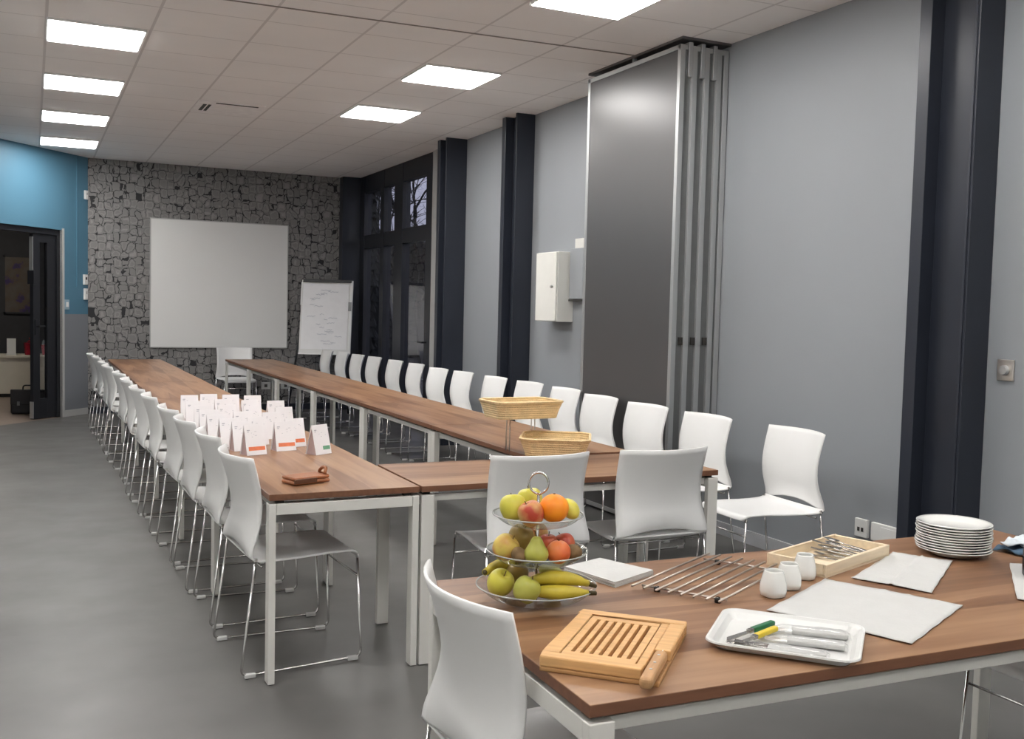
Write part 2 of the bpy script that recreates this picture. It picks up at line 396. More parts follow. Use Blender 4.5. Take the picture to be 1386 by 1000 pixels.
# baseboards
w = MB(); w.box((XW-.015, -2.6, 0), (XW, 3.40, .085)); w.box((XW-.015, 3.76, 0), (XW, 8.34, .085)); w.box((XW-.015, 8.66, 0), (XW, 9.93, .085))
struct('baseboard_right', w, mat('baseboard_paint', (0.42, 0.43, 0.45), 0.45))
w = MB(); w.box((PC.x+.02, YB-.015, 0), (3.9, YB, .085)); struct('baseboard_back', w, M['navy'])
w = MB(); wslab(w, 0.02, DS0-.03, 0, .08, -.015, 0.0); struct('baseboard_blue', w, M['trim_grey'])
# pale door casing on the blue wall
w = MB(); wslab(w, DS0-.03, DS0, 0, DH+.02, -.012, .16); struct('trim_1', w, M['trim_grey'])
# painted conduit line on the blue wall
w = MB(); wslab(w, .195, .212, 1.6, HC-.02, -.014, 0); struct('trim_2', w, M['blue_wall'])

# steel columns along the right wall (channel shaped)
def column(n, y0, y1, x0):
    w = MB(); w.box((x0, y0, 0), (XW, y0+.018, HC)); w.box((x0, y1-.075, 0), (XW, y1, HC)); w.box((x0+.085, y0+.018, 0), (XW, y1-.075, HC))
    w.box((x0, y0+.018, 0), (x0+.012, y0+.03, HC))
    struct(n, w, M['navy'], bevel=.003)
column('trim_3', 3.40, 3.76, 3.985); column('trim_4', 8.34, 8.66, 3.965); column('trim_5', 9.93, 10.19, 3.915)
w = MB(); w.box((3.895, 13.74, 0), (XW, YB, HC)); struct('trim_6', w, M['navy'], bevel=.004)
w = MB(); w.box((XW-.03, 10.66, 0), (XW+.02, 10.86, HC)); struct('trim_7', w, M['trim_grey'], bevel=.004)

# the glazed dark window front
win = empty('window_1', (XW, 12.3, 0), 0, kind='structure')
def wb(mb, y0, y1, z0, z1, d=.06): mb.box((0.0 if d > .085 else .004, y0-12.3, z0), (.02+d, y1-12.3, z1))
fr = MB()
for y0, y1 in ((10.84, 11.13), (11.96, 12.27), (12.69, 12.84), (13.55, 13.9)): wb(fr, y0, y1, 0, HC, .09)
for z0, z1 in ((0, .12), (2.24, 2.42), (3.0, HC+.08)): wb(fr, 10.84, 13.9, z0, z1, .08)
fr.build('window_frame', M['window_dark'], win)
hd = MB()
hd.tube([(0.02, 11.05-12.3, 1.05), (-.05, 11.05-12.3, 1.05), (-.05, 11.2-12.3, 1.05)], .011)
hd.cbox((0.015, 11.05-12.3, 1.08), (.012, .05, .2)); hd.build('handle', M['door_black'], win)
for y0, y1 in ((11.13, 11.96), (12.27, 12.69), (12.84, 13.55)):
    for z0, z1 in ((.12, 2.24), (2.42, 3.0)):
        p = MB(); p.box((.02, y0-12.31, z0-.01), (.032, y1-12.29, z1+.01)); o = p.build('pane', M['pane_glass'], win); o.location.x = .03
# outside: ground, trees against the dusk
w = MB(); w.box((XW+.2, 4, -.25), (40, 60, -.12)); o = struct('ground_outside', w, M['ground'])
def tree(x, y, h, seed, label):
    R = random.Random(seed); mb = MB()
    def br(p, d, l, r, lev):
        q = p + d*l; mid = p + d*l*.5 + Vector((R.uniform(-1,1), R.uniform(-1,1), 0))*l*.05
        mb.tube([p, mid, q], [r, r*.85, r*.6], 5)
        if lev == 0: return
        for k in range(4 if lev > 1 else 5):
            nd = (d + Vector((R.uniform(-1,1), R.uniform(-1,1), R.uniform(-.35,.6)))*.95).normalized()
            br(p + d*l*R.uniform(.45, 1), nd, l*R.uniform(.5,.75), r*.5, lev-1)
    br(Vector((0,0,-.15)), Vector((0,0,1)), h*.42, h*.016, 4)
    o = mb.build('bare_tree', M['bark'], None, (x, y, 0)); tag(o, label, 'tree')
def conifer(x, y, h, r, seed, label):
    R = random.Random(seed); mb = MB()
    mb.tube([(0,0,-.15), (0,0,h*.9)], [.10, .03], 6)
    for k in range(420):
        z = h*(.03 + .97*k/420); rr = r*(1-z/h)**.5*R.uniform(.6,1.05)+.05; a = R.uniform(0, 2*PI)
        d = Vector((math.cos(a), math.sin(a), -.3)); p = Vector((0,0,z)); q = p + d*rr; s = Vector((-math.sin(a), math.cos(a), 0))*(.04+.2*rr)
        mb.add([p, q*.6+p*.4+s, q, q*.6+p*.4-s, q*.55+p*.45+Vector((0,0,.14))], [(0,1,4),(1,2,4),(2,3,4),(3,0,4)])
    o = mb.build('sky_block_conifer', M['foliage_dark'], None, (x, y, 0)); tag(o, label, 'tree')
conifer(5.43, 17.4, 7, .2, 1, 'dark evergreen shape added outside to block sky at the far window bay')  # added to keep the sky out of the far bay
tree(7.95, 23.3, 7.6, 3, 'slender bare winter tree outside the middle window pane')
tree(9.9, 26.6, 8.0, 8, 'wider bare winter tree outside the nearest window pane')
w = MB(); R = random.Random(5)
for k in range(1500):
    p = Vector((R.uniform(-6,6), R.uniform(-.8,.8), R.uniform(0,3.6))); s_ = .25
    q = [p+Vector((R.uniform(-s_,s_),R.uniform(-s_,s_),R.uniform(-s_,s_))) for _ in range(3)]; w.add(q, [(0,1,2)])
w.box((-6,-.5,-.12),(6,.5,3.45))
o = w.build('hedge', M['foliage_dark'], None, (11.5, 30.0, 0)); tag(o, 'tall dark hedge outside beyond the glazed window front', 'hedge')

# the adjoining room behind the doorway
nr = [(PC.x, PC.y), (e[0], e[1]), (-3.6, 10.2), (-3.6, 17.2), (1.8, 17.2), (1.8, 14.1), (PC.x, 14.1)]
a0 = WP(0, .0); a1 = WP(SEND, 0)
nfl = MB(); nfl.prism([(a0[0], a0[1]), (1.8, 14.1), (1.8, 17.2), (-3.6, 17.2), (-3.6, 10.2), (a1[0], a1[1])], -.1, -0.002)
struct('floor_annex', nfl, M['next_floor'])
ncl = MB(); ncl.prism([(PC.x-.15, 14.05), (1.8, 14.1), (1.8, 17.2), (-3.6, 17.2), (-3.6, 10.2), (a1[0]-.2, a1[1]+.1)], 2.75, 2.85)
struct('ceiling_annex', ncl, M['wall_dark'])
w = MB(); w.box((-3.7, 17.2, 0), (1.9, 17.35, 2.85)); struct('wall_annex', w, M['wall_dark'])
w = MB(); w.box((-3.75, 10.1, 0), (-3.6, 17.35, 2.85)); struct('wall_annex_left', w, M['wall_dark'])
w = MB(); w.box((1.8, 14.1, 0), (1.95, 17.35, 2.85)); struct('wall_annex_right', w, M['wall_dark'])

# door set: black frame, side light beside the opening
door = empty('door_1', WP(DS0, 0, 0), 0, kind='structure')
door.rotation_euler = (0, 0, math.atan2(WD.y, WD.x))
# local x along the wall (away from the corner), local y: -WN = behind is +? (x cross z)
sgn = -1.0
f = MB()
def db(mb, x0, x1, z0, z1, y0, y1): mb.box((x0, min(sgn*y0, sgn*y1), z0), (x1, max(sgn*y0, sgn*y1), z1))
W_ = DS1-DS0
db(f, 0, .045, 0, DH, .03, .12); db(f, W_-.06, W_, 0, DH, .03, .12); db(f, 0, W_, DH-.07, DH, .03, .12)
f.build('door_frame', M['door_black'], door, bevel=.004)
f = MB(); db(f, .05, .19, 0.01, DH-.075, .05, .10); db(f, .315, .42, 0.01, DH-.075, .05, .10); db(f, .19, .315, 0.01, .25, .05, .10); db(f, .19, .315, 2.12, DH-.075, .05, .10)
lf = f.build('door_leaf', M['door_black'], door, bevel=.003)
f = MB(); db(f, .185, .32, .245, 2.125, .07, .078); f.build('pane', M['pane_glass'], lf)
f = MB(); db(f, .42, .428, .02, .22, .05, .10); db(f, .42, .428, 1.75, 2.18, .05, .10); f.build('edge_plate', M['alu'], lf)
f = MB(); db(f, .36, .40, 1.02, 1.2, .035, .05); f.tube([(.38, sgn*.05, 1.12), (.38, sgn*.0, 1.12), (.29, sgn*.0, 1.12)], .01); f.build('handle', M['door_black'], lf)
f = MB(); db(f, .39, .435, 1.62, 1.78, .03, .12); f.build('hinge', M['door_black'], lf)

# counter and things in the adjoining room
ct = empty('counter', (-1.0, 16.72, 0), 0, 'cream counter cabinet seen through the doorway', 'counter')
MB().box((-1.6, -.28, .05), (2.0, .28, .575)).build('body', M['counter'], ct, bevel=.004)
MB().box((-1.62, -.31, .575), (2.02, .31, .61)).build('top', M['counter'], ct, bevel=.006)
MB().box((-1.55, -.24, 0), (1.95, .24, .05)).build('plinth', M['spacer_dark'], ct)
def standee(x, y, z, label, w_=.12):
    t = empty('sign_holder', (x, y, z), 0, label, 'sign')
    MB().add([(-w_/2,-.03,0),(w_/2,-.03,0),(w_/2,.04,.24),(-w_/2,.04,.24)], [(0,1,2,3)]).build('sheet', M['plastic_white'], t, solid=.006)
    MB().box((-w_/2-.01,-.06,0),(w_/2+.01,.06,.012)).build('foot', M['plastic_white'], t)
standee(-.265, 16.6, .61, 'small white upright card stand on the cream counter')
standee(-.47, 16.6, .61, 'pale carton at the door-frame end of the cream counter', .1)
t = empty('gift_bag', (0.0, 16.6, .61), .2, 'red gift bag with a bow on the cream counter', 'bag')
MB().add([(-.075,-.05,0),(.075,-.05,0),(.075,.05,0),(-.075,.05,0),(-.09,-.055,.18),(.09,-.055,.18),(.09,.055,.18),(-.09,.055,.18)],
         [(0,1,5,4),(1,2,6,5),(2,3,7,6),(3,0,4,7),(3,2,1,0)]).build('body', M['red'], t, solid=.004)
bw = MB()
for k in range(7):
    a = k*2*PI/7; bw.tube([(0,-.06,.17),(math.cos(a)*.05,-.075,.17+math.sin(a)*.05+.02),(math.cos(a+.5)*.07,-.07,.18+math.sin(a+.5)*.07+.02)], [.008,.014,.004], 6)
bw.build('bow', M['red'], t)
t = empty('gift_bag', (0.22, 16.62, .61), -.3, 'dark red bag behind the glass strip on the counter', 'bag')
MB().add([(-.06,-.05,0),(.06,-.05,0),(.06,.05,0),(-.06,.05,0),(-.075,-.055,.15),(.075,-.055,.15),(.075,.055,.15),(-.075,.055,.15)],
         [(0,1,5,4),(1,2,6,5),(2,3,7,6),(3,0,4,7),(3,2,1,0)]).build('body', M['red'], t, solid=.004)
t = empty('framed_picture', (-.18, 17.2, 1.65), 0, 'muted olive picture hanging on the dark wall behind the doorway', 'picture')
MB().box((-.18,-.03,-.42),(.18,-.001,.42)).build('canvas', M['picture'], t)
fm = MB()
fm.box((-.2,-.04,-.44),(-.175,0,.44)); fm.box((.175,-.04,-.44),(.2,0,.44)); fm.box((-.2,-.04,.415),(.2,0,.44)); fm.box((-.2,-.04,-.44),(.2,0,-.415))
fm.build('frame', M['wall_dark'], t)
t = empty('briefcase', (-.03, 14.02, 0), math.radians(-12), 'black soft briefcase standing on the floor inside the doorway', 'bag')
MB().box((-.2,-.08,0.005),(.2,.08,.30)).build('body', M['bag_black'], t, bevel=.03, seg=4)
MB().box((-.195,-.095,.12),(.195,-.07,.315)).build('flap', M['bag_black'], t, bevel=.012, seg=3)
MB().tube(fillet([(-.07,0,.29),(-.065,0,.36),(.065,0,.36),(.07,0,.29)], .04), .009).build('handle', M['bag_black'], t, smooth=True)
pk = MB(); pk.cbox((-.1,-.1,.14),(.03,.012,.05)); pk.cbox((.1,-.1,.14),(.03,.012,.05)); pk.build('buckle', M['alu_dark'], t)
t = empty('annex_fill_lamp', (-.6, 15.4, 2.75), 0, 'unseen round lamp added to light the adjoining room', 'lamp')  # unseen lamp, added so the annex is lit
MB().lathe([(0.001,-.05),(.16,-.05),(.18,-.03),(.18,0)], 24).build('diffuser', mat('annex_glow', (1,.93,.82), .5, emis=15.0), t)

# ------------------------------------------------------------------ ceiling lamps, vent, rail
def ceiling_light(x, y, label, first=[None]):
    if first[0] is None:
        t = empty('ceiling_light', (x, y, HC), 0, label, 'light', 'square recessed ceiling light panels')
        MB().box((-.286,-.283,-.020),(.286,.283,-.004)).build('diffuser', M['lamp'], t)
        f = MB()
        for a, b_ in (((-.297,-.295,-.016),(-.284,.295,0)), ((.284,-.295,-.016),(.297,.295,0)), ((-.297,-.295,-.016),(.297,-.281,0)), ((-.297,.281,-.016),(.297,.295,0))): f.box(a, b_)
        f.build('frame', M['paint_white'], t); first[0] = t
        return t
    return dup(first[0], (x, y, HC), 0, label)
for k, (y, lb) in enumerate([(7.43, 'square ceiling light nearest us in the left row of four'), (9.165, 'second square ceiling light in the left row of four'),
                             (10.89, 'third square ceiling light in the left row of four'), (12.62, 'farthest square ceiling light, above the blue wall')]):
    ceiling_light(.395, y, lb)
for y, lb in [(5.05, 'square ceiling light cut off by the top edge, before the sliding wall'), (7.31, 'nearer of the two whole lights in the right row'), (9.035, 'far square light of the right row, before the window front')]:
    ceiling_light(2.90, y, lb)
for x, y in [(.395, 5.70), (.395, 3.4), (2.90, 3.0), (.395, .9), (2.90, .6), (2.90, -1.6), (.395, -1.4), (-1.6, 2.2), (-1.6, 6.8)]:  # left pair and rearmost pair added as fill, others continue the rows
    ceiling_light(x, y, 'unseen square ceiling light added overhead to light the room')
t = empty('ceiling_vent', (1.63, 9.6, HC), 0, 'white ceiling air diffuser with dark slots', 'vent')
MB().box((-.29,-.29,-.008),(.29,.29,0)).build('plate', M['vent_white'], t, bevel=.003)
MB().box((-.14,-.255,-.011),(.23,-.225,-.007)).build('slot', M['spacer_dark'], t)
s_ = MB(); s_.box((-.235,-.14,-.011),(-.205,.17,-.007)); s_.box((-.19,-.14,-.011),(-.165,.17,-.007)); s_.build('slot', M['spacer_dark'], t)
# ceiling track of the sliding wall
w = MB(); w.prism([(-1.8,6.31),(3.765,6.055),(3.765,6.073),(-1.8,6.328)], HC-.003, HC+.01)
struct('trim_8', w, mat('track_grey', (0.24, 0.215, 0.20), 0.6))  # thin dark rail strip

# ------------------------------------------------------------------ the parked sliding wall
sl = empty
PX = [3.762, 3.858, 3.954, 4.050]
PL = ['front panel of the parked sliding wall, dark grey face towards the room', 'second panel of the parked sliding wall, behind the front one',
      'third panel of the parked sliding wall', 'last panel of the parked sliding wall, next to the grey wall']
for k, x in enumerate(PX):
    y0 = 5.50; y1 = 6.69; zt = 3.183
    t = empty('sliding_wall_panel', (x, (y0+y1)/2, 0), 0, PL[k], 'wall panel', 'parked sliding wall panels')
    h_ = (y1-y0)/2; tw = .060 if k < 3 else .090
    MB().box((.004,-h_+.03,.04),(tw-.004,h_-.03,zt-.03)).build('board', M['board_grey'], t)
    f = MB(); f.box((0,-h_,.02),(.038,-h_+.032,zt)); f.box((0,h_-.032,.02),(tw,h_,zt)); f.box((0,-h_,zt-.03),(tw,h_,zt)); f.box((0,-h_,.02),(tw,h_,.05))
    if k == 3: f.box((tw-.035,-h_,.02),(tw,-h_+.032,zt))
    f.build('edge_profile', M['alu'], t, bevel=.002)
    MB().box((.039,-h_+.012,.05),(tw-(.036 if k == 3 else .001),-h_+.03,zt-.03)).build('groove', M['alu_dark'], t)
    if k < 3:
        MB().box((tw+.004,-h_-.004,zt-.20),(tw+.034,-h_+.05,zt+.02)).build('top_guide', M['alu'], t, bevel=.003)
        hk = MB(); hk.cbox((tw+.018,-h_+.02,1.28),(.03,.03,.05)); hk.build('latch', M['spacer_dark'], t)
        MB().box((tw+.002,-h_+.02,.05),(tw+.036,-h_+.05,zt-.2)).build('seal', M['alu_dark'], t)
    MB().tube([(tw/2,0,zt),(tw/2,0,HC)], .02).build('hanger', M['alu_dark'], t)
# dark strip on the ceiling above the stack
w = MB(); w.box((3.765, 5.485, HC-.016), (XW, 6.70, HC)); struct('trim_9', w, mat('stack_strip_dark', (0.10, 0.095, 0.095), 0.5))

# ------------------------------------------------------------------ wall fittings
t = empty('cabinet', (XW, 7.72, 1.66), 0, 'white metal wall cabinet hanging between column and sliding wall', 'cabinet')
MB().box((-.155,-.19,-.295),(-.001,.19,.295)).build('body', M['box_cream'], t, bevel=.004)
MB().box((-.172,-.185,-.29),(-.156,.185,.29)).build('door', M['box_cream'], t, bevel=.004)
MB().lathe([(.001,.02),(.012,.02),(.014,.012),(.008,0)], 12).build('knob', M['alu'], t).matrix_local = Matrix.Translation((-.172,-.13,0)) @ Matrix.Rotation(-PI/2, 4, 'Y')
t = empty('panel_box', (XW, 7.33, 1.80), 0, 'grey flat wall box with cream top beside white cabinet', 'box')
MB().box((-.05,-.19,-.24),(-.001,.19,.18)).build('body', M['wall_grey'], t, bevel=.003)
MB().box((-.05,-.11,.18),(-.001,.11,.26)).build('top', M['box_cream'], t, bevel=.003)
MB().box((-.055,-.23,-.26),(-.001,.19,-.245)).build('rail', M['spacer_dark'], t)
t = empty('wall_controller', (XW, 3.292, 1.232), 0, 'square steel key switch on the grey wall past the near column', 'switch')
MB().box((-.012,-.045,-.05),(-.001,.045,.05)).build('plate', M['steel'], t, bevel=.003)
MB().lathe([(.001,.018),(.02,.018),(.024,.01),(.024,0)], 20).build('dial', M['alu'], t).matrix_local = Matrix.Translation((-.012,0,0)) @ Matrix.Rotation(-PI/2, 4, 'Y')
t = empty('power_socket', (XW, 4.145, .305), 0, 'square white socket low on grey wall right of pulled-out chair', 'socket')
MB().box((-.022,-.046,-.05),(-.001,.046,.05)).build('plate', M['plastic_white'], t, bevel=.004)
s_ = MB(); s_.box((-.025,.006,-.018),(-.021,.022,.004)); s_.box((-.025,-.022,-.018),(-.021,-.006,.004)); s_.build('outlet', M['spacer_dark'], t)
t = empty('power_socket', (XW, 3.97, .305), 0, 'wide white socket strip low on the wall against the near column', 'socket')
MB().box((-.022,-.10,-.05),(-.001,.10,.05)).build('plate', M['plastic_white'], t, bevel=.004)
MB().box((-.025,-.09,-.035),(-.021,.03,.035)).build('cover', M['plastic_white'], t, bevel=.002)
for x, lb in ((2.893, 'small grey socket low on patterned wall, nearer the head chair'), (3.162, 'small grey socket low on patterned wall, under the flip chart')):
    t = empty('power_socket', (x, YB, .335), 0, lb, 'socket')
    MB().box((-.06,-.02,-.05),(.06,-.001,.05)).build('plate', M['trim_grey'], t, bevel=.004)
    MB().box((-.02,-.023,-.02),(.02,-.019,.02)).build('outlet', M['spacer_dark'], t)
for s, z, w2, h2, lb, nm, ct_ in ((.035, 1.70, .06, .13, 'upper small white wall controller in the blue wall corner', 'thermostat', 'thermostat'),
                             (.03, 1.52, .05, .14, 'lower small white wall box below the corner controller', 'intercom', 'box'),
                             (.02, 2.76, .05, .11, 'small white sensor high in the blue wall corner', 'motion_sensor', 'sensor')):
    t = empty(nm, WP(s+.03, 0, z), math.atan2(WD.y, WD.x), lb, ct_)
    MB().box((-w2/2, 0.001, -h2/2), (w2/2, .03, h2/2)).build('case', M['plastic_white'], t, bevel=.004)
    MB().box((-w2/5, .03, 0), (w2/5, .033, h2/4)).build('display' if nm != 'motion_sensor' else 'lens', M['spacer_dark'] if nm == 'thermostat' else M['trim_grey'], t)
t = empty('light_switch', WP(.385, 0, 1.385), math.atan2(WD.y, WD.x), 'small pale switch on the blue wall beside the door', 'switch')
MB().box((-.04,.001,-.06),(.04,.012,.06)).build('plate', mat('switch_grey', (.3,.42,.5), .4), t, bevel=.003)
MB().box((-.02,.012,-.03),(.02,.018,.03)).build('rocker', M['plastic_white'], t, bevel=.002)

# projection board on the patterned wall
t = empty('projection_board', (2.284, YB, 1.688), 0, 'large white projection board on the patterned back wall', 'board')
MB().box((-.885,-.025,-.83),(.885,-.004,.83)).build('surface', M['screen_white'], t)
f = MB()
f.box((-.895,-.03,-.84),(-.883,-.001,.84)); f.box((.883,-.03,-.84),(.895,-.001,.84)); f.box((-.895,-.03,.828),(.895,-.001,.84)); f.box((-.895,-.03,-.84),(.895,-.001,-.828))
f.build('frame', M['trim_grey'], t)

# flip chart easel
fc = empty('flip_chart', (3.56, 13.36, 0), math.radians(-27), 'white flip chart easel with faint writing, in the back corner', 'flip chart')
def lean(x, y, z): # board plane leaning back
    return (x, y + (z-.8)*.17, z)
def lbox(mb, x0, x1, y0, y1, z0, z1):
    P = [lean(x,y,z) for z in (z0,z1) for x,y in ((x0,y0),(x1,y0),(x1,y1),(x0,y1))]
    mb.add(P, [(0,3,2,1),(4,5,6,7),(0,1,5,4),(1,2,6,5),(2,3,7,6),(3,0,4,7)])
b_ = MB(); lbox(b_, -.35,.35,0,.018,.80,1.79); b_.build('board', M['screen_white'], fc, bevel=.003)
b_ = MB(); lbox(b_, -.325,.30,-.012,-.001,.86,1.74); pd = b_.build('paper_pad', mat('pad_paper', (.80,.80,.81), .8, var=.02), fc)
R = random.Random(11); b_ = MB()
for k in range(34):
    x = R.uniform(-.26,.14); z = 1.66 - .022*k - R.uniform(0,.01); ln = R.uniform(.04,.14)
    if R.random() < .3: continue
    pts = [lean(x+ln*i/9, -.0155, z+R.uniform(-.008,.008)) for i in range(10)]
    b_.tube(pts, .0022, 4)
b_.build('handwriting', M['chart_ink'], pd)
b_ = MB(); lbox(b_, -.33,.33,-.03,.02,1.76,1.80); b_.build('clamp_bar', M['door_black'], fc, bevel=.004)
b_ = MB(); lbox(b_, -.355,-.335,-.012,.0,1.45,1.76); lbox(b_, .315,.345,-.014,.0,.85,1.78); b_.build('side_rail', M['paint_white'], fc)
b_ = MB(); lbox(b_, .30,.34,-.03,-.012,1.38,1.5); b_.build('pen_holder', M['alu_dark'], fc)
b_ = MB(); lbox(b_, -.34,.34,-.07,.0,.79,.805); b_.build('pen_tray', M['paint_white'], fc, bevel=.003)
for p in ([lean(-.28,.03,1.7), (-.46,-.12,0.0)], [lean(.28,.03,1.7), (.34,-.02,0.0)], [lean(0,.04,1.7), (-.05,.30,0.0)]):
    MB().tube(p, .014).build('leg', M['door_black'], fc, smooth=True)

# ------------------------------------------------------------------ tables
TH = .74
def make_table(name, loc, rz, L_, D_, label, top=TH, group=None):
    t = empty(name, loc, rz, label, 'table', group)
    dz = top - .74
    mb = MB(); mb.box((0,0,.715+dz),(L_,D_,.74+dz))
    mb.m = [1,0,1,1,1,1]
    mb.build('tabletop', M['wood'], t, mats=[M['wood'], M['wood_edge_shade']], bevel=.002)
    for x0 in (0, L_-.055):
        for y0 in (0, D_-.027):
            MB().box((x0,y0,0.004),(x0+.055,y0+.027,.703+dz)).build('leg', M['frame_white'], t, bevel=.0025)
    for x0 in (0, L_-.055): MB().box((x0+.001,.028,.660+dz),(x0+.054,D_-.028,.702+dz)).build('end_beam', M['frame_white'], t, bevel=.002)
    for y0 in (.03, D_-.05): MB().box((.056,y0,.672+dz),(L_-.056,y0+.02,.700+dz)).build('side_rail', M['frame_white'], t, bevel=.002)
    s_ = MB()
    for x0 in (.015, L_-.045):
        for y0 in (.03, D_-.06): s_.box((x0,y0,.702+dz),(x0+.03,y0+.03,.7155+dz))
    s_.build('spacer', M['spacer_dark'], t)
    return t
G1 = 'walnut tables of the long left row'; G2 = 'walnut tables of the long right row'
# left row, from near to far (local X along +Y)
jl = [3.809, 5.135, 6.44, 7.84, 9.45, 11.0, 13.09]
XL = lambda y: 1.414 + (y-3.809)*.003
for k in range(6):
    y = jl[k]; ML = jl[k+1]-y
    lb = ['walnut table with the brown wallet, nearest of the left row', 'walnut table under the tent cards, second of the left row'][k] if k < 2 else \
         'walnut table, %s of the left row counting from us' % ORD[k]
    make_table('meeting_table', (XL(y), y, 0), PI/2, ML-.003, .603, lb, TH, G1)
jr = [4.452, 5.79, 7.235, 8.71, 10.17, 11.64, 13.10]
for k in range(6):
    y0, y1 = jr[k], jr[k+1]
    lb = 'walnut table, %s of the right row counting from us' % ORD[k] if k < 5 else 'walnut table at the far end of the right row, before the head chair'
    make_table('meeting_table', (2.82, y0, 0), PI/2, y1-y0-.003, .603, lb, TH, G2)
make_table('meeting_table', (1.424, 3.806, 0), math.radians(-.4), 1.46, .597, 'short walnut table closing the near end of the U, two chairs before it', TH)
FT = .748; FA = math.radians(-1.599)
make_table('buffet_table', (.915, 1.557, 0), FA, 2.041, .887, 'wide walnut buffet table in front laid with fruit and cutlery', FT)

# ------------------------------------------------------------------ chairs
def lerp(tab, v):
    for i in range(len(tab)-1):
        if v <= tab[i+1][0]:
            a, b_ = tab[i], tab[i+1]; k = (v-a[0])/(b_[0]-a[0]); k = max(0, min(1, k))
            return [a[j]+(b_[j]-a[j])*k for j in range(1, len(a))]
    return list(tab[-1][1:])
def smooth_tab(tab, v):   # catmull-rom
    n = len(tab); i = 0
    while i < n-2 and v > tab[i+1][0]: i += 1
    p0, p1, p2, p3 = tab[max(i-1,0)], tab[i], tab[i+1], tab[min(i+2,n-1)]
    t = (v-p1[0])/(p2[0]-p1[0]); out = []
    for j in range(1, len(p1)):
        a, b_, c, d = p0[j], p1[j], p2[j], p3[j]
        out.append(.5*((2*b_)+(-a+c)*t+(2*a-5*b_+4*c-d)*t*t+(-a+3*b_-3*c+d)*t**3))
    return out
def make_chair(label, group):
    t = empty('stacking_chair', (0,0,0), 0, label, 'chair', group)
    # seat: v -> (y, z, halfwidth, dish)
    st = [(0,.232,.425,.185,0),(1,.225,.440,.198,0),(2,.20,.451,.205,.002),(3,.10,.453,.212,.008),(4,-.04,.448,.222,.012),(5,-.15,.449,.234,.010),(6,-.200,.455,.242,.004),(7,-.222,.469,.244,0)]
    NU = 14; mb = MB(); V = []; rows = 22
    for i in range(rows+1):
        y, z, hw, dish = smooth_tab(st, 7*i/rows)
        for j in range(NU+1):
            u = -1+2*j/NU
            V.append((u*hw, y, z - dish*(1-u*u) + .004*abs(u)**6))
    F = [(i*(NU+1)+j, i*(NU+1)+j+1, (i+1)*(NU+1)+j+1, (i+1)*(NU+1)+j) for i in range(rows) for j in range(NU)]
    mb.add(V, F); mb.build('seat', M['chair_white'], t, smooth=True, solid=.007)
    # backrest: v -> z, edge y, centre y, halfwidth
    bt = [(0,.470,-.222,-.225,.243),(1,.505,-.216,-.232,.240),(2,.55,-.200,-.234,.235),(3,.61,-.183,-.230,.230),(4,.68,-.179,-.236,.228),(5,.76,-.191,-.255,.229),(6,.86,-.217,-.289,.232)]
    mb = MB(); V = []; rows = 20
    for i in range(rows+1):
        z, ye, yc, hw = smooth_tab(bt, 6*i/rows)
        for j in range(NU+1):
            u = -1+2*j/NU
            zz = z
            arch = .025*(1-(u/.80)**2) if abs(u) < .80 else 0
            fade = max(0, 1-(z-.47)/.12)
            V.append((u*hw, yc+(ye-yc)*u*u, zz + arch*fade))
    F = [(i*(NU+1)+j, i*(NU+1)+j+1, (i+1)*(NU+1)+j+1, (i+1)*(NU+1)+j) for i in range(rows) for j in range(NU)]
    mb.add(V, F); mb.build('backrest', M['chair_white'], t, smooth=True, solid=.007)
    for s in (-1, 1):
        x = s*.236; xf = s*.200
        P = fillet([(x,-.205,.452),(s*.247,-.262,.012),(s*.215,.243,.012),(xf,.225,.43)], .035, 5)
        MB().tube(P, .0055, 8).build('side_frame', M['chrome'], t, smooth=True)
        for gx, gy in ((s*.246,-.225), (s*.217,.205)): MB().cbox((gx,gy,.010),(.02,.045,.018)).build('glide', M['clear_plastic'], t, bevel=.004)
    MB().tube(fillet([(-.202,.225,.352),(.202,.225,.352)], .02), .0045).build('crossbar', M['chrome'], t, smooth=True)
    MB().tube([(-.234,-.18,.433),(.234,-.18,.433)], .005).build('crossbar', M['chrome'], t, smooth=True)
    for s in (-1, 1):
        MB().tube([(s*.243,-.207,.455),(s*.236,-.204,.468)], .008, 8).build('corner_fitting', M['chrome'], t)
        MB().tube([(s*.2,.226,.425),(s*.2,.222,.440)], .007, 8).build('corner_fitting', M['chrome'], t)
    return t
GL, GR = 'white chairs along the left row', 'white chairs along the right row'
chair0 = None
def chair(x, y, deg, label, group):
    global chair0
    if chair0 is None:
        chair0 = make_chair(label, group); chair0.location = (x, y, 0); chair0.rotation_euler = (0,0,math.radians(deg)); return chair0
    return dup(chair0, (x, y, 0), math.radians(deg), label, group)
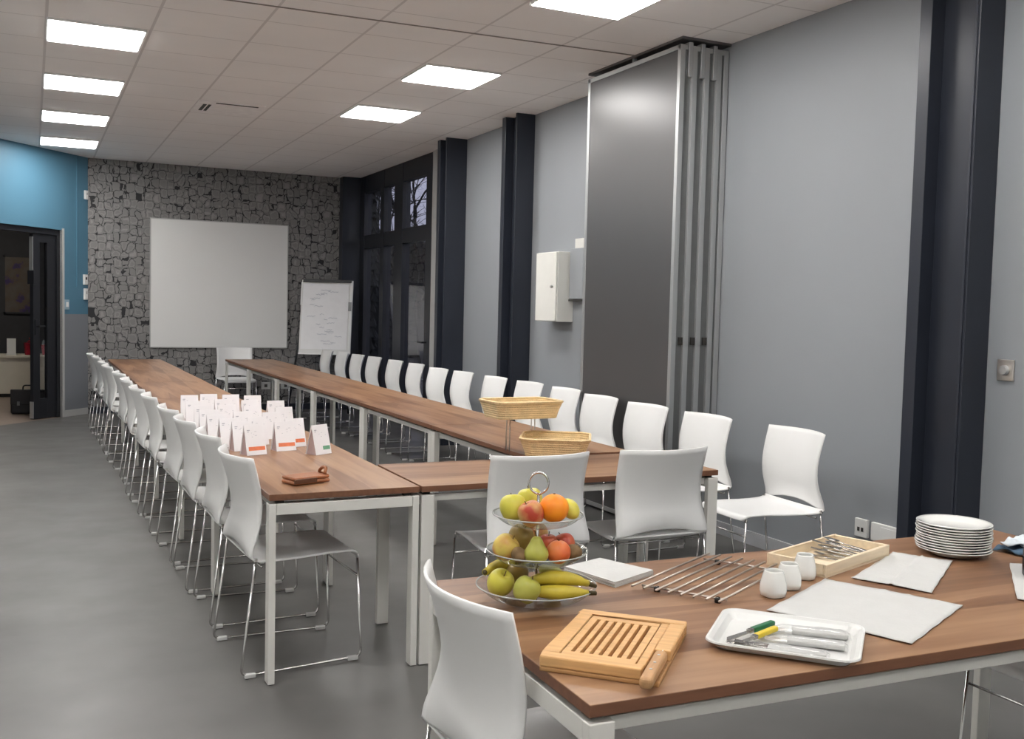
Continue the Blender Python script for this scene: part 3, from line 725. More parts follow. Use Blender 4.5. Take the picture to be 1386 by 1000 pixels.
# left side (facing +X)
Lx = [.533,.558,.562,.564,.592,.594,.596,.618,.634,.648,.671]
Ly = [12.065,11.445,10.53,9.915,8.99,8.22,7.45,6.83,6.045,5.44,4.83]
chair(.978, 4.178, -87, 'white chair nearest us on the left row, at the wallet table', GL)
for k, (x, y) in enumerate(list(zip(Lx, Ly))[::-1]):
    lb = 'white chair with chrome skid legs, %s from us along the left row' % ORD[k+1] if k < 10 else 'white chair farthest from us on the left row, by the blue wall'
    chair(x+.305, y, -90+[0,0,2,-1,1,-2,2,0,0,0,0][k], lb, GL)
Rx = [3.50,3.56,3.575,3.615,3.63,3.64,3.60,3.65,3.68,3.715,3.71,3.67,3.656,3.66,3.70]
Ry = [13.27,12.75,12.14,11.6,10.89,10.25,9.49,8.98,8.31,7.70,7.07,6.41,5.78,5.14,4.425]
for k, (x, y) in enumerate(list(zip(Rx, Ry))[::-1]):
    lb = {0:'white chair pulled out nearest the socket on the grey wall, whole seat showing', 1:'white chair behind the right corner leg of the U tables',
          14:'white chair farthest from us on the right row, before the flip chart'}.get(k, 'white chair on the wall side of the right row, %s from us' % ORD[k])
    chair(x-.238+(.035 if y > 6.6 else 0), y-.228, 90+[-3,0,1,0,-1,1,0,0,1,-1,0,0,0,0,0][k], lb, GR)
GC = 'white chairs seen from behind at the closing table'
chair(1.935, 3.974, 0, 'white chair seen from behind, behind the fruit stand', GC)
chair(2.555, 3.974, 0, 'white chair seen from behind, between fruit stand and table corner', GC)
chair(2.44, 13.50, 180, 'white head chair facing us at the patterned wall', 'single chairs')
chair(1.078, 2.012, -90, 'white chair at the left end of the buffet table, back to us', 'single chairs')
chair(2.82, 1.935, 90, 'white chair tucked under the right end of the buffet table', 'single chairs')

# ------------------------------------------------------------------ tent cards on the left row
def tent(x, y, deg, stripe, label, name=True):
    t = empty('tent_card', (x, y, TH), math.radians(deg), label, 'card', 'paper tent cards on the left row')
    w2, h, d = .052, .142, .036
    f = MB(); f.add([(-w2,-d,0.001),(w2,-d,0.001),(w2,0,h),(-w2,0,h)], [(0,1,2,3)]); fo = f.build('front_panel', M['card'], t, solid=.0012)
    b_ = MB(); b_.add([(-w2,d,0.001),(w2,d,0.001),(w2,0,h),(-w2,0,h)], [(0,1,2,3)]); b_.build('back_panel', M['card'], t, solid=.0012)
    for sx in (-1, 1): MB().add([(sx*(w2-.006),-d+.003,.001),(sx*(w2-.006),d-.003,.001),(sx*(w2-.006),0,h-.008)], [(0,1,2)]).build('side_shade', M['card_inside_shade'], t, solid=.001)  # dark sheets across the open ends, standing for the shaded inside
    b_ = MB(); b_.add([(-w2,-d,0.0012),(w2,-d,0.0012),(w2,d,0.0012),(-w2,d,0.0012)], [(0,1,2,3)]); b_.build('base_flap', M['card_inside_shade'], t, solid=.001)
    def onf(mb, x0, x1, v0, v1):
        P = []
        for u, v in ((x0,v0),(x1,v0),(x1,v1),(x0,v1)): P.append((u, -d+d*v/h-.0014, v+.0004))
        mb.add(P, [(0,1,2,3)])
    if stripe:
        s_ = MB(); onf(s_, -w2+.012 if stripe in ('orange',) else .0, w2-.006, .022, .040); s_.build('stripe', M['print_'+stripe], fo)
    s_ = MB(); R = random.Random(int(x*1000+y*77))
    onf(s_, -w2+.012, -w2+.027, .115, .119); onf(s_, -w2+.012, -w2+.023, .108, .111)
    for k in range(5):
        a = R.uniform(-.02,.03); s_.add([], [])
        onf(s_, a, a+R.uniform(.003,.012), .085+.006*k, .0865+.006*k)
    s_.build('print', M['print_ink'], fo)
    return t
C = [ # x, y, rotation, stripe, label
 (.958,4.865,17,'orange','tent card with a wide orange stripe, nearest front of cluster'),
 (1.125,4.965,12,'orange','tent card with a short orange stripe, half hidden in front middle'),
 (1.205,5.09,16,'orange','tent card with orange stripe at the front right of the cluster'),
 (1.258,4.80,30,'green','tent card with a green stripe, standing apart on the right'),
 (.93,5.02,14,None,'plain tent card directly behind the wide orange-striped card'),
 (.895,5.17,14,None,'plain tent card third back along the left edge'),
 (.865,5.36,10,'green','tent card with small green stripe behind the near chair backs'),
 (.865,5.60,2,'teal','tent card with a broad teal stripe at the left edge'),
 (.875,5.85,-4,'blue','tent card with a small blue stripe at the left edge'),
 (.865,6.12,-3,'brown','tent card with a small brown stripe at the far left'),
 (.885,6.50,-3,None,'plain tent card at the far left corner of the cluster'),
 (1.01,6.56,-2,None,'plain tent card second along the farthest row'),
 (1.135,6.50,2,None,'plain tent card third along the farthest row'),
 (1.255,6.42,0,None,'plain tent card at the far right of the farthest row'),
 (1.04,6.20,6,None,'plain tent card behind the middle of the cluster'),
 (1.18,6.12,8,None,'plain tent card in the second farthest row, right of middle'),
 (1.32,6.05,6,None,'plain tent card at the right edge, far half of cluster'),
 (1.00,5.85,8,None,'plain tent card in the middle of the cluster'),
 (1.13,5.78,10,None,'plain tent card just right of the cluster middle'),
 (1.28,5.66,14,None,'plain tent card at the right edge, middle of cluster'),
 (1.02,5.48,12,None,'plain tent card left of middle, third row from front'),
 (1.16,5.42,14,None,'plain tent card right of middle, third row from front'),
 (1.04,5.20,14,None,'plain tent card in the second row from the front')]
for c in C: tent(*c)

# wallet
t = empty('wallet', (1.005, 4.03, TH), math.radians(20), 'brown leather wallet lying near the end of the left row', 'wallet')
MB().box((-.085,-.05,.002),(.085,.05,.017)).build('body', M['leather'], t, bevel=.007, seg=3)
MB().box((-.08,-.045,.018),(.085,.055,.031)).build('flap', M['leather'], t, bevel=.006, seg=3)
MB().box((-.087,-.052,.008),(.02,-.046,.026)).build('zip', M['leather_dark'], t, bevel=.002)
MB().tube(fillet([(.07,-.03,.034),(.085,-.02,.055),(.095,.02,.055),(.09,.045,.03),(.13,.03,.012)], .02), .007, 8).build('strap', M['leather'], t, smooth=True)

# ------------------------------------------------------------------ bread basket stand with two baskets
def basket(cx, cy, z, rz, L0, D0, L1, D1, h, label):
    t = empty('bread_basket', (cx, cy, z), rz, label, 'basket', 'wicker bread baskets on the stand')
    def ring(Lx_, Dy, c=.24):
        a, b_ = Lx_/2, Dy/2; k = min(a, b_)*c
        return [(-a+k,-b_),(a-k,-b_),(a,-b_+k),(a,b_-k),(a-k,b_),(-a+k,b_),(-a,b_-k),(-a,-b_+k)]
    mb = MB(); r0, r1 = ring(L0,D0), ring(L1,D1); n = 8
    V = []; Fs = []
    K = 6
    for i in range(K+1):
        k = i/K
        for p, q in zip(r0, r1): V.append((p[0]+(q[0]-p[0])*k**1.3, p[1]+(q[1]-p[1])*k**1.3, h*k))
    for i in range(K):
        for j in range(n): Fs.append((i*n+j, i*n+(j+1) % n, (i+1)*n+(j+1) % n, (i+1)*n+j))
    Fs.append(list(range(n))[::-1]); mb.add(V, Fs)
    mb.build('body', M['wicker'], t, solid=.006)
    MB().tube([(x,y,h) for x,y in r1], .007, 6, closed=True).build('rim', M['wicker'], t, smooth=True)
basket(2.232, 4.57, .923, math.radians(2), .325, .20, .372, .25, .080, 'upper wicker bread basket raised on thin wire legs')
basket(2.33, 4.37, .761, math.radians(-30), .28, .28, .335, .335, .082, 'lower wicker bread basket half behind the chair back')
t = empty('basket_stand', (2.26, 4.47, TH), 0, 'thin metal wire stand carrying two bread baskets', 'stand')
pm = MB()
for x, y in ((-.07,.135),(.075,.145),(-.07,.175),(.075,.185)): pm.tube([(x,y,.0),(x,y,.179)], .003, 6)
pm.build('post', M['steel'], t, smooth=True)
MB().tube([(-.07,.135,.178),(.075,.145,.178),(.075,.185,.178),(-.07,.175,.178)], .003, 6, closed=True).build('upper_ring', M['steel'], t, smooth=True)
MB().tube([(-.02,-.18,.014),(.18,-.18,.014),(.18,.02,.014),(-.02,.02,.014)], .003, 6, closed=True).build('lower_ring', M['steel'], t, smooth=True)
pm = MB()
for x, y in ((-.02,-.18),(.18,-.18),(.18,.02),(-.02,.02)): pm.tube([(x,y,0),(x,y,.014)], .003, 6)
pm.build('foot', M['steel'], t, smooth=True)

# ------------------------------------------------------------------ fruit stand
FX, FY = 1.122, 2.187
t = empty('fruit_stand', (FX, FY, FT), 0, 'three-tier glass fruit stand with a steel loop on top', 'fruit stand')
def bowl(R_, z, h, rb):
    p = [(.004, z+.004)] + [(rb*k/4, z+.004) for k in range(1,5)] + [(rb+(R_-rb)*(k/8), z+.004+h*(k/8)**1.8) for k in range(1,9)]
    bo = MB().lathe(p, 48).build('glass_bowl', M['bowl_glass'], t, smooth=True)
    MB().tube([((R_+.001)*math.cos(2*PI*k/48), (R_+.001)*math.sin(2*PI*k/48), z+h+.004) for k in range(48)], .0018, 8, closed=True).build('rim', M['rim_glass'], bo, smooth=True)
bowl(.147, .004, .034, .092); bowl(.123, .094, .030, .075); bowl(.110, .187, .026, .066)
MB().tube([(0,0,.0),(0,0,.262)], .0035, 8).build('stem', M['chrome'], t, smooth=True)
lp = [(0+.024*math.sin(a), 0, .300-.030*math.cos(a)*1.0) for a in [2*PI*k/20 for k in range(0,21)]]
lp = [(0,0,.262)] + [(.024*math.sin(2*PI*k/22), 0, .292-.026*math.cos(2*PI*k/22)) for k in range(1,22)] + [(0,0,.264)]
MB().tube(lp, .003, 8).build('loop', M['chrome'], t, smooth=True).rotation_euler = (0,0,math.radians(-25))
def ball(name, x, y, z, r, mt, label, cat, kind='apple', tilt=(0,0), grp='fruit on the three-tier stand', el=1.0):
    t = empty(name, (FX+x, FY+y, FT+z), random.uniform(0,6), label, cat, grp)
    if kind == 'apple': pr = [(.02,-.80),(.35,-.90),(.62,-.82),(.86,-.52),(1.0,-.05),(.98,.35),(.82,.70),(.55,.90),(.28,.88),(.10,.74),(.01,.66)]
    elif kind == 'pear': pr = [(.02,-.95),(.45,-.95),(.85,-.70),(1.0,-.25),(.90,.2),(.66,.6),(.50,.95),(.40,1.25),(.22,1.42),(.01,1.44)]
    elif kind == 'orange': pr = [(max(.01,math.cos(a)), math.sin(a)*.95) for a in [(-PI/2+PI*k/14) for k in range(15)]]
    else: pr = [(max(.01,math.cos(a)*.82), math.sin(a)*1.12) for a in [(-PI/2+PI*k/14) for k in range(15)]]
    o = MB().lathe([(p*r, q*r*el) for p, q in pr], 24).build('flesh' if kind != 'orange' else 'peel', mt, t, smooth=True, sub=1)
    top = pr[-1][1]*r*el
    o2 = None
    if kind in ('apple','pear'): o2 = MB().tube([(0,0,top-.004),(.002,0,top+.006),(.005,.001,top+.014)], .0012, 6).build('stalk', M['stem'], t)
    else: o2 = MB().lathe([(.0035, top-.001), (.003, top+.0012), (.0005, top+.0015)], 8).build('stem_end', M['stem'], t)
    t.rotation_euler[0] = tilt[0]; t.rotation_euler[1] = tilt[1]
# camera right is (.90,-.43), camera depth is (.43,.90)
def cr(a, d): return (a*.903+d*.43, -a*.4286+d*.901)
def put(name, a, d, z, r, *k, **kw): x, y = cr(a*.9, d*.9); ball(name, x, y, z, r*.92, *k, **kw)
# top tier
put('apple', -.068, -.012, .232, .037, M['f_yellow'], 'yellow apple at the left of the top glass tier', 'apple', tilt=(.2,.3))
put('apple', -.022, .052, .240, .036, M['f_yellow'], 'yellow apple at the back of the top glass tier', 'apple', tilt=(-.2,.1))
put('apple', -.020, -.058, .226, .035, M['f_redyellow'], 'red and yellow apple at the front of the top tier', 'apple', tilt=(.4,.2))
put('orange', .042, -.030, .236, .040, M['f_orange'], 'round orange on the top glass tier', 'orange', kind='orange')
put('lemon', .088, .022, .226, .029, M['f_yellow'], 'yellow lemon at the right of the top glass tier', 'lemon', kind='oval', tilt=(.9,.3))
# middle tier
put('apple', -.086, -.035, .138, .036, M['f_blush'], 'blushed apple at the left of the middle tier', 'apple', tilt=(.3,-.7))
put('apple', -.045, .030, .150, .036, M['f_russet'], 'russet apple at the back left of the middle tier', 'apple', tilt=(.3,.2))
put('kiwi', -.050, -.070, .128, .024, M['f_kiwi'], 'brown kiwi low between apples on the middle tier', 'kiwi', kind='oval', tilt=(1.3,.4))
put('apple', -.002, .062, .152, .034, M['f_redyellow'], 'reddish apple at the back of the middle tier', 'apple', tilt=(-.2,.1))
put('pear', -.004, -.080, .138, .034, M['f_green'], 'green pear at the front of the middle tier', 'pear', kind='pear', el=.85)
put('apple', .030, .004, .140, .028, M['f_red'], 'dark red apple beside the stem on the middle tier', 'apple')
put('peach', .056, -.055, .134, .033, M['f_peach'], 'orange-red peach at the front right of the middle tier', 'peach', kind='orange')
put('apple', .075, .010, .140, .030, M['f_red'], 'small red apple behind the peach on the middle tier', 'apple', tilt=(.4,.4))
put('kiwi', .098, -.018, .126, .027, M['f_kiwi'], 'brown kiwi at the right of the middle tier', 'kiwi', kind='oval', tilt=(1.2,.8))
# bottom tier
put('apple', -.098, -.035, .050, .037, M['f_yellow'], 'yellow apple at the left of the bottom tier', 'apple', tilt=(.5,-.3))
put('apple', -.028, -.105, .052, .036, M['f_green'], 'pale green apple at the front of the bottom tier', 'apple', tilt=(.5,.0))
put('apple', -.055, .045, .052, .035, M['f_russet'], 'russet apple at the back of the bottom tier', 'apple')
put('kiwi', .012, -.022, .042, .026, M['f_kiwi'], 'brown kiwi in the middle of the bottom tier', 'kiwi', kind='oval', tilt=(1.2,.2))
put('pear', .045, .050, .050, .031, M['f_green'], 'speckled pear at the back of the bottom tier', 'pear', kind='pear', tilt=(1.1,.4))
def banana(a, d, z, ang, label, L_=.17, bend=.03, tilt=0, arch=.006):
    x, y = cr(a*.88, d*.88)
    t = empty('banana', (FX+x, FY+y, FT+z), math.radians(ang), label, 'banana', 'bananas on the bottom tier')
    n = 14; pts = []; rs = []
    for i in range(n+1):
        k = i/n; u = (k-.5)*L_; pts.append((u, bend*(2*k-1)**2*1.0, arch*(2*k-1)**2 + tilt*u)); 
        rs.append(.0175*min(1, (math.sin(PI*min(max(k,.03),.97)))**.45) if .05 < k < .95 else .008)
    MB().tube(pts, rs, 10).build('peel', M['banana'], t, smooth=True)
    tp = MB(); p, q = Vector(pts[-1]), Vector(pts[-2]); dd = (p-q).normalized(); tp.tube([p, p+dd*.022], [.006,.005], 8)
    p, q = Vector(pts[0]), Vector(pts[1]); dd = (p-q).normalized(); tp.tube([p, p+dd*.004], [.007,.003], 8)
    tp.build('tip', M['banana_tip'], t, smooth=True)
banana(.056, -.074, .075, -28, 'upper banana lying across the front right of the bottom tier', .148, .016, 0, -.016)
banana(.056, -.098, .046, -26, 'lower banana under the other at the front right', .145, .014, 0, -.004)
banana(-.085, .055, .078, 10, 'banana with a dark tip at the back left of the bottom tier', .17, -.03, .12)

# ------------------------------------------------------------------ things on the buffet table
# bread board with slots
ang = math.atan2(1.545-1.778, 1.035-.905)
t = empty('bread_board', (.908, 1.748, FT), math.radians(-44), 'bamboo bread board with slots, at the near left table corner', 'board')
BL, BW = .240, .340   # local x along the near edge, local y away
mb = MB()
mb.box((0,0,.0),(BL,BW,.010)); mb.build('crumb_tray', M['bamboo_dark'], t, bevel=.003)
f = MB()
f.box((0,0,.010),(.205,.03,.032)); f.box((0,BW-.03,.010),(BL,BW,.032)); f.box((0,.03,.010),(.032,BW-.03,.032)); f.box((.188,.03,.010),(.206,BW-.03,.030)); f.box((.206,.125,.010),(BL,BW-.03,.032))
f.build('rim', M['bamboo'], t, bevel=.003)
g = MB(); y0, y1 = .034, BW-.034; x0, x1 = .034, .186
g.box((x0,y0,.012),(x1,y0+.022,.029)); g.box((x0,y1-.022,.012),(x1,y1,.029))
ns = 7; pitch = (x1-x0)/(ns+1.0); sw = .0075
xs = [x0]
edges = []
for k in range(ns):
    c = x0 + pitch*(k+1); edges.append((xs[-1], c-sw/2)); xs.append(c+sw/2)
edges.append((xs[-1], x1))
for a, b_ in edges: g.box((a,y0+.022,.012),(b_,y1-.022,.029))
g.build('slotted_grid', M['bamboo'], t, bevel=.0012)
k = empty('bread_knife', (.908, 1.748, FT), math.radians(-44), 'bread knife with a pale wooden handle resting in the board', 'knife')
MB().box((.211,-.058,.014),(.237,.112,.037)).build('handle', M['handle_wood'], k, bevel=.008, seg=3)
MB().box((.2235,.112,.020),(.2255,.124,.033)).build('blade', M['steel'], k)
rv = MB()
for yy in (-.005,.035,.08): rv.lathe([(.0005,.0378),(.003,.0378),(.0032,.0368)], 10, (.224,yy,0))
rv.build('rivet', M['alu'], k)

# steel trivet
t = empty('trivet', (1.386, 2.165, FT), math.radians(-58), 'slatted steel trivet with black feet in the middle of the buffet', 'trivet')
# local x: across the bars, local y: along the bars
nb = 7; WT = .235; LB = .47
import_dirs = None
def tri_place():
    a = Vector((1.386, 2.165)); b_ = Vector((1.512, 1.968)); c = Vector((1.790, 2.385))
    return a, (b_-a), (c-a)
a_, ux, uy = tri_place()
t.location = (a_.x, a_.y, FT); t.rotation_euler = (0,0,0)
def TP(i, j, z): p = ux*i + uy*j; return (p.x, p.y, z)
for k in range(8):
    MB().tube([TP(k/7, 0, .0165), TP(k/7, 1, .0165)], .0031, 8).build('bar', M['trivet_steel'], t, smooth=True)
for j in (.10, .90):
    MB().tube([TP(0.02, j, .0095), TP(1.0, j, .0095)], .0034, 8).build('cross_rail', M['trivet_steel'], t, smooth=True)
for i, j in ((.2,.10),(.9,.10),(.2,.90),(.9,.90)):
    p = TP(i, j, 0); MB().lathe([(.0005,.0),(.008,.0),(.009,.010),(.005,.0135)], 12, (p[0],p[1],0)).build('foot', M['rubber'], t, smooth=True)

# wooden cutlery tray
P0, P1, P3 = Vector((1.905,2.268)), Vector((1.968,2.098)), Vector((2.205,2.375))
ux2, uy2 = (P1-P0), Vector((.36,.125))
t = empty('cutlery_tray', (P0.x, P0.y, FT), math.atan2(uy2.y, uy2.x), 'pale wooden tray full of loose forks, spoons and knives', 'tray')
TL, TW = .385, .185
MB().box((0,-TW,.0),(TL,0,.006)).build('base', M['pale_wood'], t)
f = MB(); f.box((0,-TW,.006),(TL,-TW+.010,.036)); f.box((0,-.010,.006),(TL,0,.036)); f.box((0,-TW+.01,.006),(.010,-.01,.036)); f.box((TL-.010,-TW+.01,.006),(TL,-.01,.036))
f.build('wall', M['pale_wood'], t, bevel=.002)
ctray = t
def cutlery(kind, loc, rz, label, group, tilt=0, handle=None, s=1.0):
    nm = {'fork':'fork','spoon':'spoon','knife':'table_knife'}[kind]
    t = empty(nm, loc, rz, label, nm.split('_')[-1], group); t.rotation_euler[1] = tilt
    h = MB(); pts = [(-.10*s,0,.003),(-.05*s,0,.004),(0,0,.004),(.02*s,0,.006)]
    V = []; F = []
    ws = [.0095,.0075,.005,.0035]
    for (x,y,z), w_ in zip(pts, ws):
        V += [(x,-w_*s,z-.0012),(x,w_*s,z-.0012),(x,w_*s,z+.0016),(x,-w_*s,z+.0016)]
    for i in range(3):
        for j in range(4): F.append((i*4+j, i*4+(j+1) % 4, (i+1)*4+(j+1) % 4, (i+1)*4+j))
    F += [(0,1,2,3),(12,13,14,15)]
    h.add(V, F)
    if handle:
        h = MB(); h.box((-.10*s,-.0085*s,.001),(0,.0085*s,.0125)); h.build('handle', handle, t, bevel=.0035, seg=3)
        MB().box((-.002,-.007*s,.002),(.018*s,.007*s,.0115)).build('collar', M['cutlery_steel'], t, bevel=.002)
    else: h.build('handle', M['cutlery_steel'], t, smooth=False, bevel=.001)
    if kind == 'fork':
        b_ = MB(); b_.add([(.018*s,-.004,.005),(.018*s,.004,.005),(.05*s,.011*s,.003),(.05*s,-.011*s,.003)], [(0,1,2,3)])
        for k in range(4):
            y = (-.0094+.0063*k)*s; b_.add([(.05*s,y-.0016,.003),(.05*s,y+.0016,.003),(.088*s,y+.0010,.006),(.088*s,y-.0010,.006)], [(0,1,2,3)])
        b_.build('tines', M['cutlery_steel'], t, solid=.0016)
    elif kind == 'spoon':
        b_ = MB(); n = 16; V = [(.052*s,0,-.001+.003)]; F = []
        for rr in (.5, 1.0):
            for k in range(n):
                a = 2*PI*k/n; V.append((.052*s+.033*s*rr*math.cos(a), .019*s*rr*math.sin(a)*(1-.15*math.cos(a)), .002+.006*rr*rr))
        for k in range(n):
            F.append((0,1+k,1+(k+1) % n)); F.append((1+k,1+n+k,1+n+(k+1) % n,1+(k+1) % n))
        b_.add(V, F); b_.build('bowl', M['cutlery_steel'], t, smooth=True, solid=.0012)
    else:
        b_ = MB(); b_.prism([(.012*s,-.005),(.10*s,-.008),(.118*s,.002),(.11*s,.008),(.012*s,.006)], .005, .0068); b_.build('blade', M['cutlery_steel'], t)
    return t
ca, sa = math.cos(ctray.rotation_euler[2]), math.sin(ctray.rotation_euler[2])
def TR(x, y, z): return (ctray.location.x + ca*x - sa*y, ctray.location.y + sa*x + ca*y, FT+z)
kinds = ['fork','fork','fork','spoon','fork','spoon','fork','spoon','knife','fork','spoon','knife']
R = random.Random(4)
where = ['at the bottom left of the wooden tray','lower middle of the wooden tray','at the bottom right of the wooden tray','under the pile in the wooden tray',
         'left on top of the tray pile','second layer of the tray pile, left','second layer of the tray pile, middle','second layer of the tray pile, right',
         'across the near left corner of the wooden tray','uppermost at the back of the tray pile','uppermost in the tray pile middle','along the near edge of the wooden tray']
spots = [(.17,-.05,0),(.215,-.075,0),(.26,-.10,0),(.31,-.07,0),(.20,-.045,1),(.235,-.075,1),(.275,-.085,1),(.29,-.10,1),(.135,-.15,0),(.225,-.06,2),(.265,-.085,2),(.20,-.155,0)]
for k, (kd, (x, y, lv)) in enumerate(zip(kinds, spots)):
    dz = .008 + lv*.014
    a = ctray.rotation_euler[2] + (math.radians(100+R.uniform(-14,14)) if k not in (8, 11) else math.radians(R.uniform(-14,-4)))
    if k not in (8, 11): y = -.095 + R.uniform(-.008,.008)
    cutlery(kd, TR(x, y, dz), a, 'steel %s %s' % (kd, where[k]), 'cutlery in the wooden tray', s=.74, tilt=(-.05*lv if k not in (8, 11) else 0))

# three sugar or milk pots
for k, (x, y, lb) in enumerate([(1.708,2.004,'white porcelain cup nearest the trivet, first of three'), (1.795,2.047,'white porcelain cup in the middle of the three'),
                                (1.906,2.112,'white porcelain cup against the wooden cutlery tray')]):
    t = empty('porcelain_cup', (x, y, FT), random.uniform(0,2), lb, 'cup', 'small white porcelain cups')
    pr = [(.002,.002),(.024,.0),(.030,.004),(.0325,.016),(.0315,.035),(.027,.054),(.0235,.064),(.0225,.068),(.0205,.067),(.0215,.060),(.026,.045),(.028,.02),(.024,.008),(.002,.007)]
    mb = MB(); n = 32; V = []
    for r, z in pr:
        for j in range(n):
            a = 2*PI*j/n; q = 1+.05*math.cos(4*a); V.append((r*q*math.cos(a), r*q*math.sin(a), z))
    F = [(i*n+j, i*n+(j+1) % n, (i+1)*n+(j+1) % n, (i+1)*n+j) for i in range(len(pr)-1) for j in range(n)]
    mb.add(V, F).build('body', M['porcelain'], t, smooth=True)
    MB().lathe([(.0005,.012),(.0255,.012)], 24).build('base_inside', M['porcelain'], t)

# paper napkins
def napkin(corners, label, thick=.0015, folds=(.33,.66), z=0, cat='napkin', name='paper_napkin', group='white paper napkins on the buffet table', seed=1):
    R = random.Random(seed); A, B, Cc, D = [Vector((*c, 0)) for c in corners]
    c0 = (A+B+Cc+D)/4; n = 24; V = []; F = []
    for i in range(n+1):
        for j in range(n+1):
            u, v = i/n, j/n
            p = A*(1-u)*(1-v)+B*u*(1-v)+Cc*u*v+D*(1-u)*v
            hh = .0012+.0014*(math.sin(u*9+seed)*math.sin(v*7+2*seed)+1)*.5 + .004*max(0, abs(u-.5)*2-.9)*R.random()*4
            for fz in folds: hh += .0035*math.exp(-((v-fz)/.018)**2)
            e_ = .0012*(math.sin(u*23+seed)*(v in (0,1)) + math.sin(v*19+seed)*(u in (0,1)))
            d = (p-c0); p = p + (d.normalized()*e_ if d.length > 0 else d)
            V.append((p.x-c0.x, p.y-c0.y, hh+thick))
    F = [(i*(n+1)+j, i*(n+1)+j+1, (i+1)*(n+1)+j+1, (i+1)*(n+1)+j) for i in range(n) for j in range(n)]
    o = MB().add(V, F).build(name, M['paper'], None, (c0.x, c0.y, FT+z), smooth=True, solid=max(.0008, thick))
    return tag(o, label, cat, group)
napkin([(2.03,2.062),(2.37,2.245),(2.458,2.10),(2.121,1.872)], 'white paper napkin between wooden tray and plates', seed=2, folds=(.5,))
napkin([(1.606,1.905),(1.950,2.079),(2.100,1.757),(1.744,1.586)], 'large creased white paper napkin beside the white tray', seed=3, folds=(.45,))
napkin([(2.60,2.02),(2.80,1.90),(2.52,1.60),(2.283,1.745)], 'white paper napkin under the black jug at the right edge', seed=5, folds=(.5,))
t = empty('napkin_pile', (1.415,2.345,FT), 0, 'small pile of folded white napkins behind the fruit stand', 'napkins', 'white paper napkins on the buffet table')
cs = [(1.318,2.405),(1.462,2.452),(1.530,2.285),(1.366,2.215)]
mb = MB()
for k in range(4): mb.prism([(x-1.415+R.uniform(-.002,.002), y-2.345+R.uniform(-.002,.002)) for x, y in cs], .0005+.0038*k, .0038+.0038*k)
mb.build('folded_sheets', M['paper'], t)

# white serving tray
A, B, Cc, D = Vector((1.289,1.727)), Vector((1.489,1.913)), Vector((1.705,1.683)), Vector((1.503,1.500))
c0 = (A+B+Cc+D)/4; L_, D_ = (B-Cc).length, (A-B).length
t = empty('serving_tray', (c0.x, c0.y, FT), math.atan2((Cc-B).y, (Cc-B).x), 'white plastic serving tray with wrapped cutlery near the table edge', 'tray')
def rrect(a, b_, r, n=6):
    P = []
    for cx, cy, s in ((a-r,b_-r,0),(-a+r,b_-r,PI/2),(-a+r,-b_+r,PI),(a-r,-b_+r,3*PI/2)):
        for k in range(n+1): P.append((cx+r*math.cos(s+PI/2*k/n), cy+r*math.sin(s+PI/2*k/n)))
    return P
a, b_ = L_/2, D_/2
rings = [(a-.028,b_-.028,.02,.001),(a-.022,b_-.022,.024,.003),(a-.012,b_-.012,.03,.016),(a-.004,b_-.004,.035,.021),(a,b_,.037,.021),(a+.001,b_+.001,.038,.018)]
mb = MB(); V = []; n = None
for q, w_, r, z in rings:
    P = rrect(q, w_, r); n = len(P); V += [(x,y,z) for x,y in P]
F = [(i*n+j, i*n+(j+1) % n, (i+1)*n+(j+1) % n, (i+1)*n+j) for i in range(len(rings)-1) for j in range(n)]
F.append(list(range(n)))
mb.add(V, F).build('dish', M['tray_white'], t, smooth=False, solid=.002)
tz = .0055
cutlery('knife', (1.450,1.766,FT+tz+.002), math.radians(178+20), 'knife with a green handle on the white tray', 'cutlery on the white tray', handle=M['green_plastic'], s=.85)
cutlery('knife', (1.430,1.728,FT+tz+.002), math.radians(178+22), 'knife with a yellow handle on the white tray', 'cutlery on the white tray', handle=M['yellow_plastic'], s=.85)
for k, (x, y, d) in enumerate([(1.375,1.690,150), (1.392,1.680,144), (1.412,1.672,138)]):
    cutlery('fork' if k != 1 else 'spoon', (x, y, FT+tz+.003*k), math.radians(d), ['loose fork nearest the yellow knife on the white tray','loose spoon between the forks on the white tray','loose fork nearest the wrapped packets on the white tray'][k], 'cutlery on the white tray', s=.75)
def packet(x, y, deg, label, z=tz):
    t = empty('cutlery_packet', (x, y, FT+z), math.radians(deg), label, 'packet', 'wrapped cutlery packets on the white tray')
    MB().box((-.035,-.019,.0005),(.085,.019,.012)).build('napkin_roll', M['paper'], t, bevel=.003, seg=2)
    n = 16; V = []; F = []; R = random.Random(int(x*900))
    for i in range(n+1):
        u = i/n; w_ = .023*(1-.25*(1-u)**2)
        for j in range(9):
            v = j/8*2-1; V.append((-.09+.182*u, w_*v, .0015+.0135*(1-v**4)*min(1, 6*u, 12*(1-u))+.002*R.random()))
    F = [(i*9+j, i*9+j+1, (i+1)*9+j+1, (i+1)*9+j) for i in range(n) for j in range(8)]
    MB().add(V, F).build('clear_wrapper', M['film'], t, smooth=True)
    tn = MB()
    for q in (-.010,-.004,.002,.008): tn.tube([(-.082,q,.006),(-.05,q*.8,.0045)], .0016, 6)
    tn.add([(-.052,-.010,.005),(-.052,.008,.005),(-.034,.003,.006),(-.034,-.004,.006)], [(0,1,2,3)])
    tn.build('fork_tines', M['steel'], t)
packet(1.435, 1.640, -45, 'wrapped cutlery packet nearest the front edge of white tray')
packet(1.512, 1.668, -42, 'wrapped cutlery packet in the middle of the white tray')
packet(1.568, 1.718, -40, 'wrapped cutlery packet at the far right of the white tray')

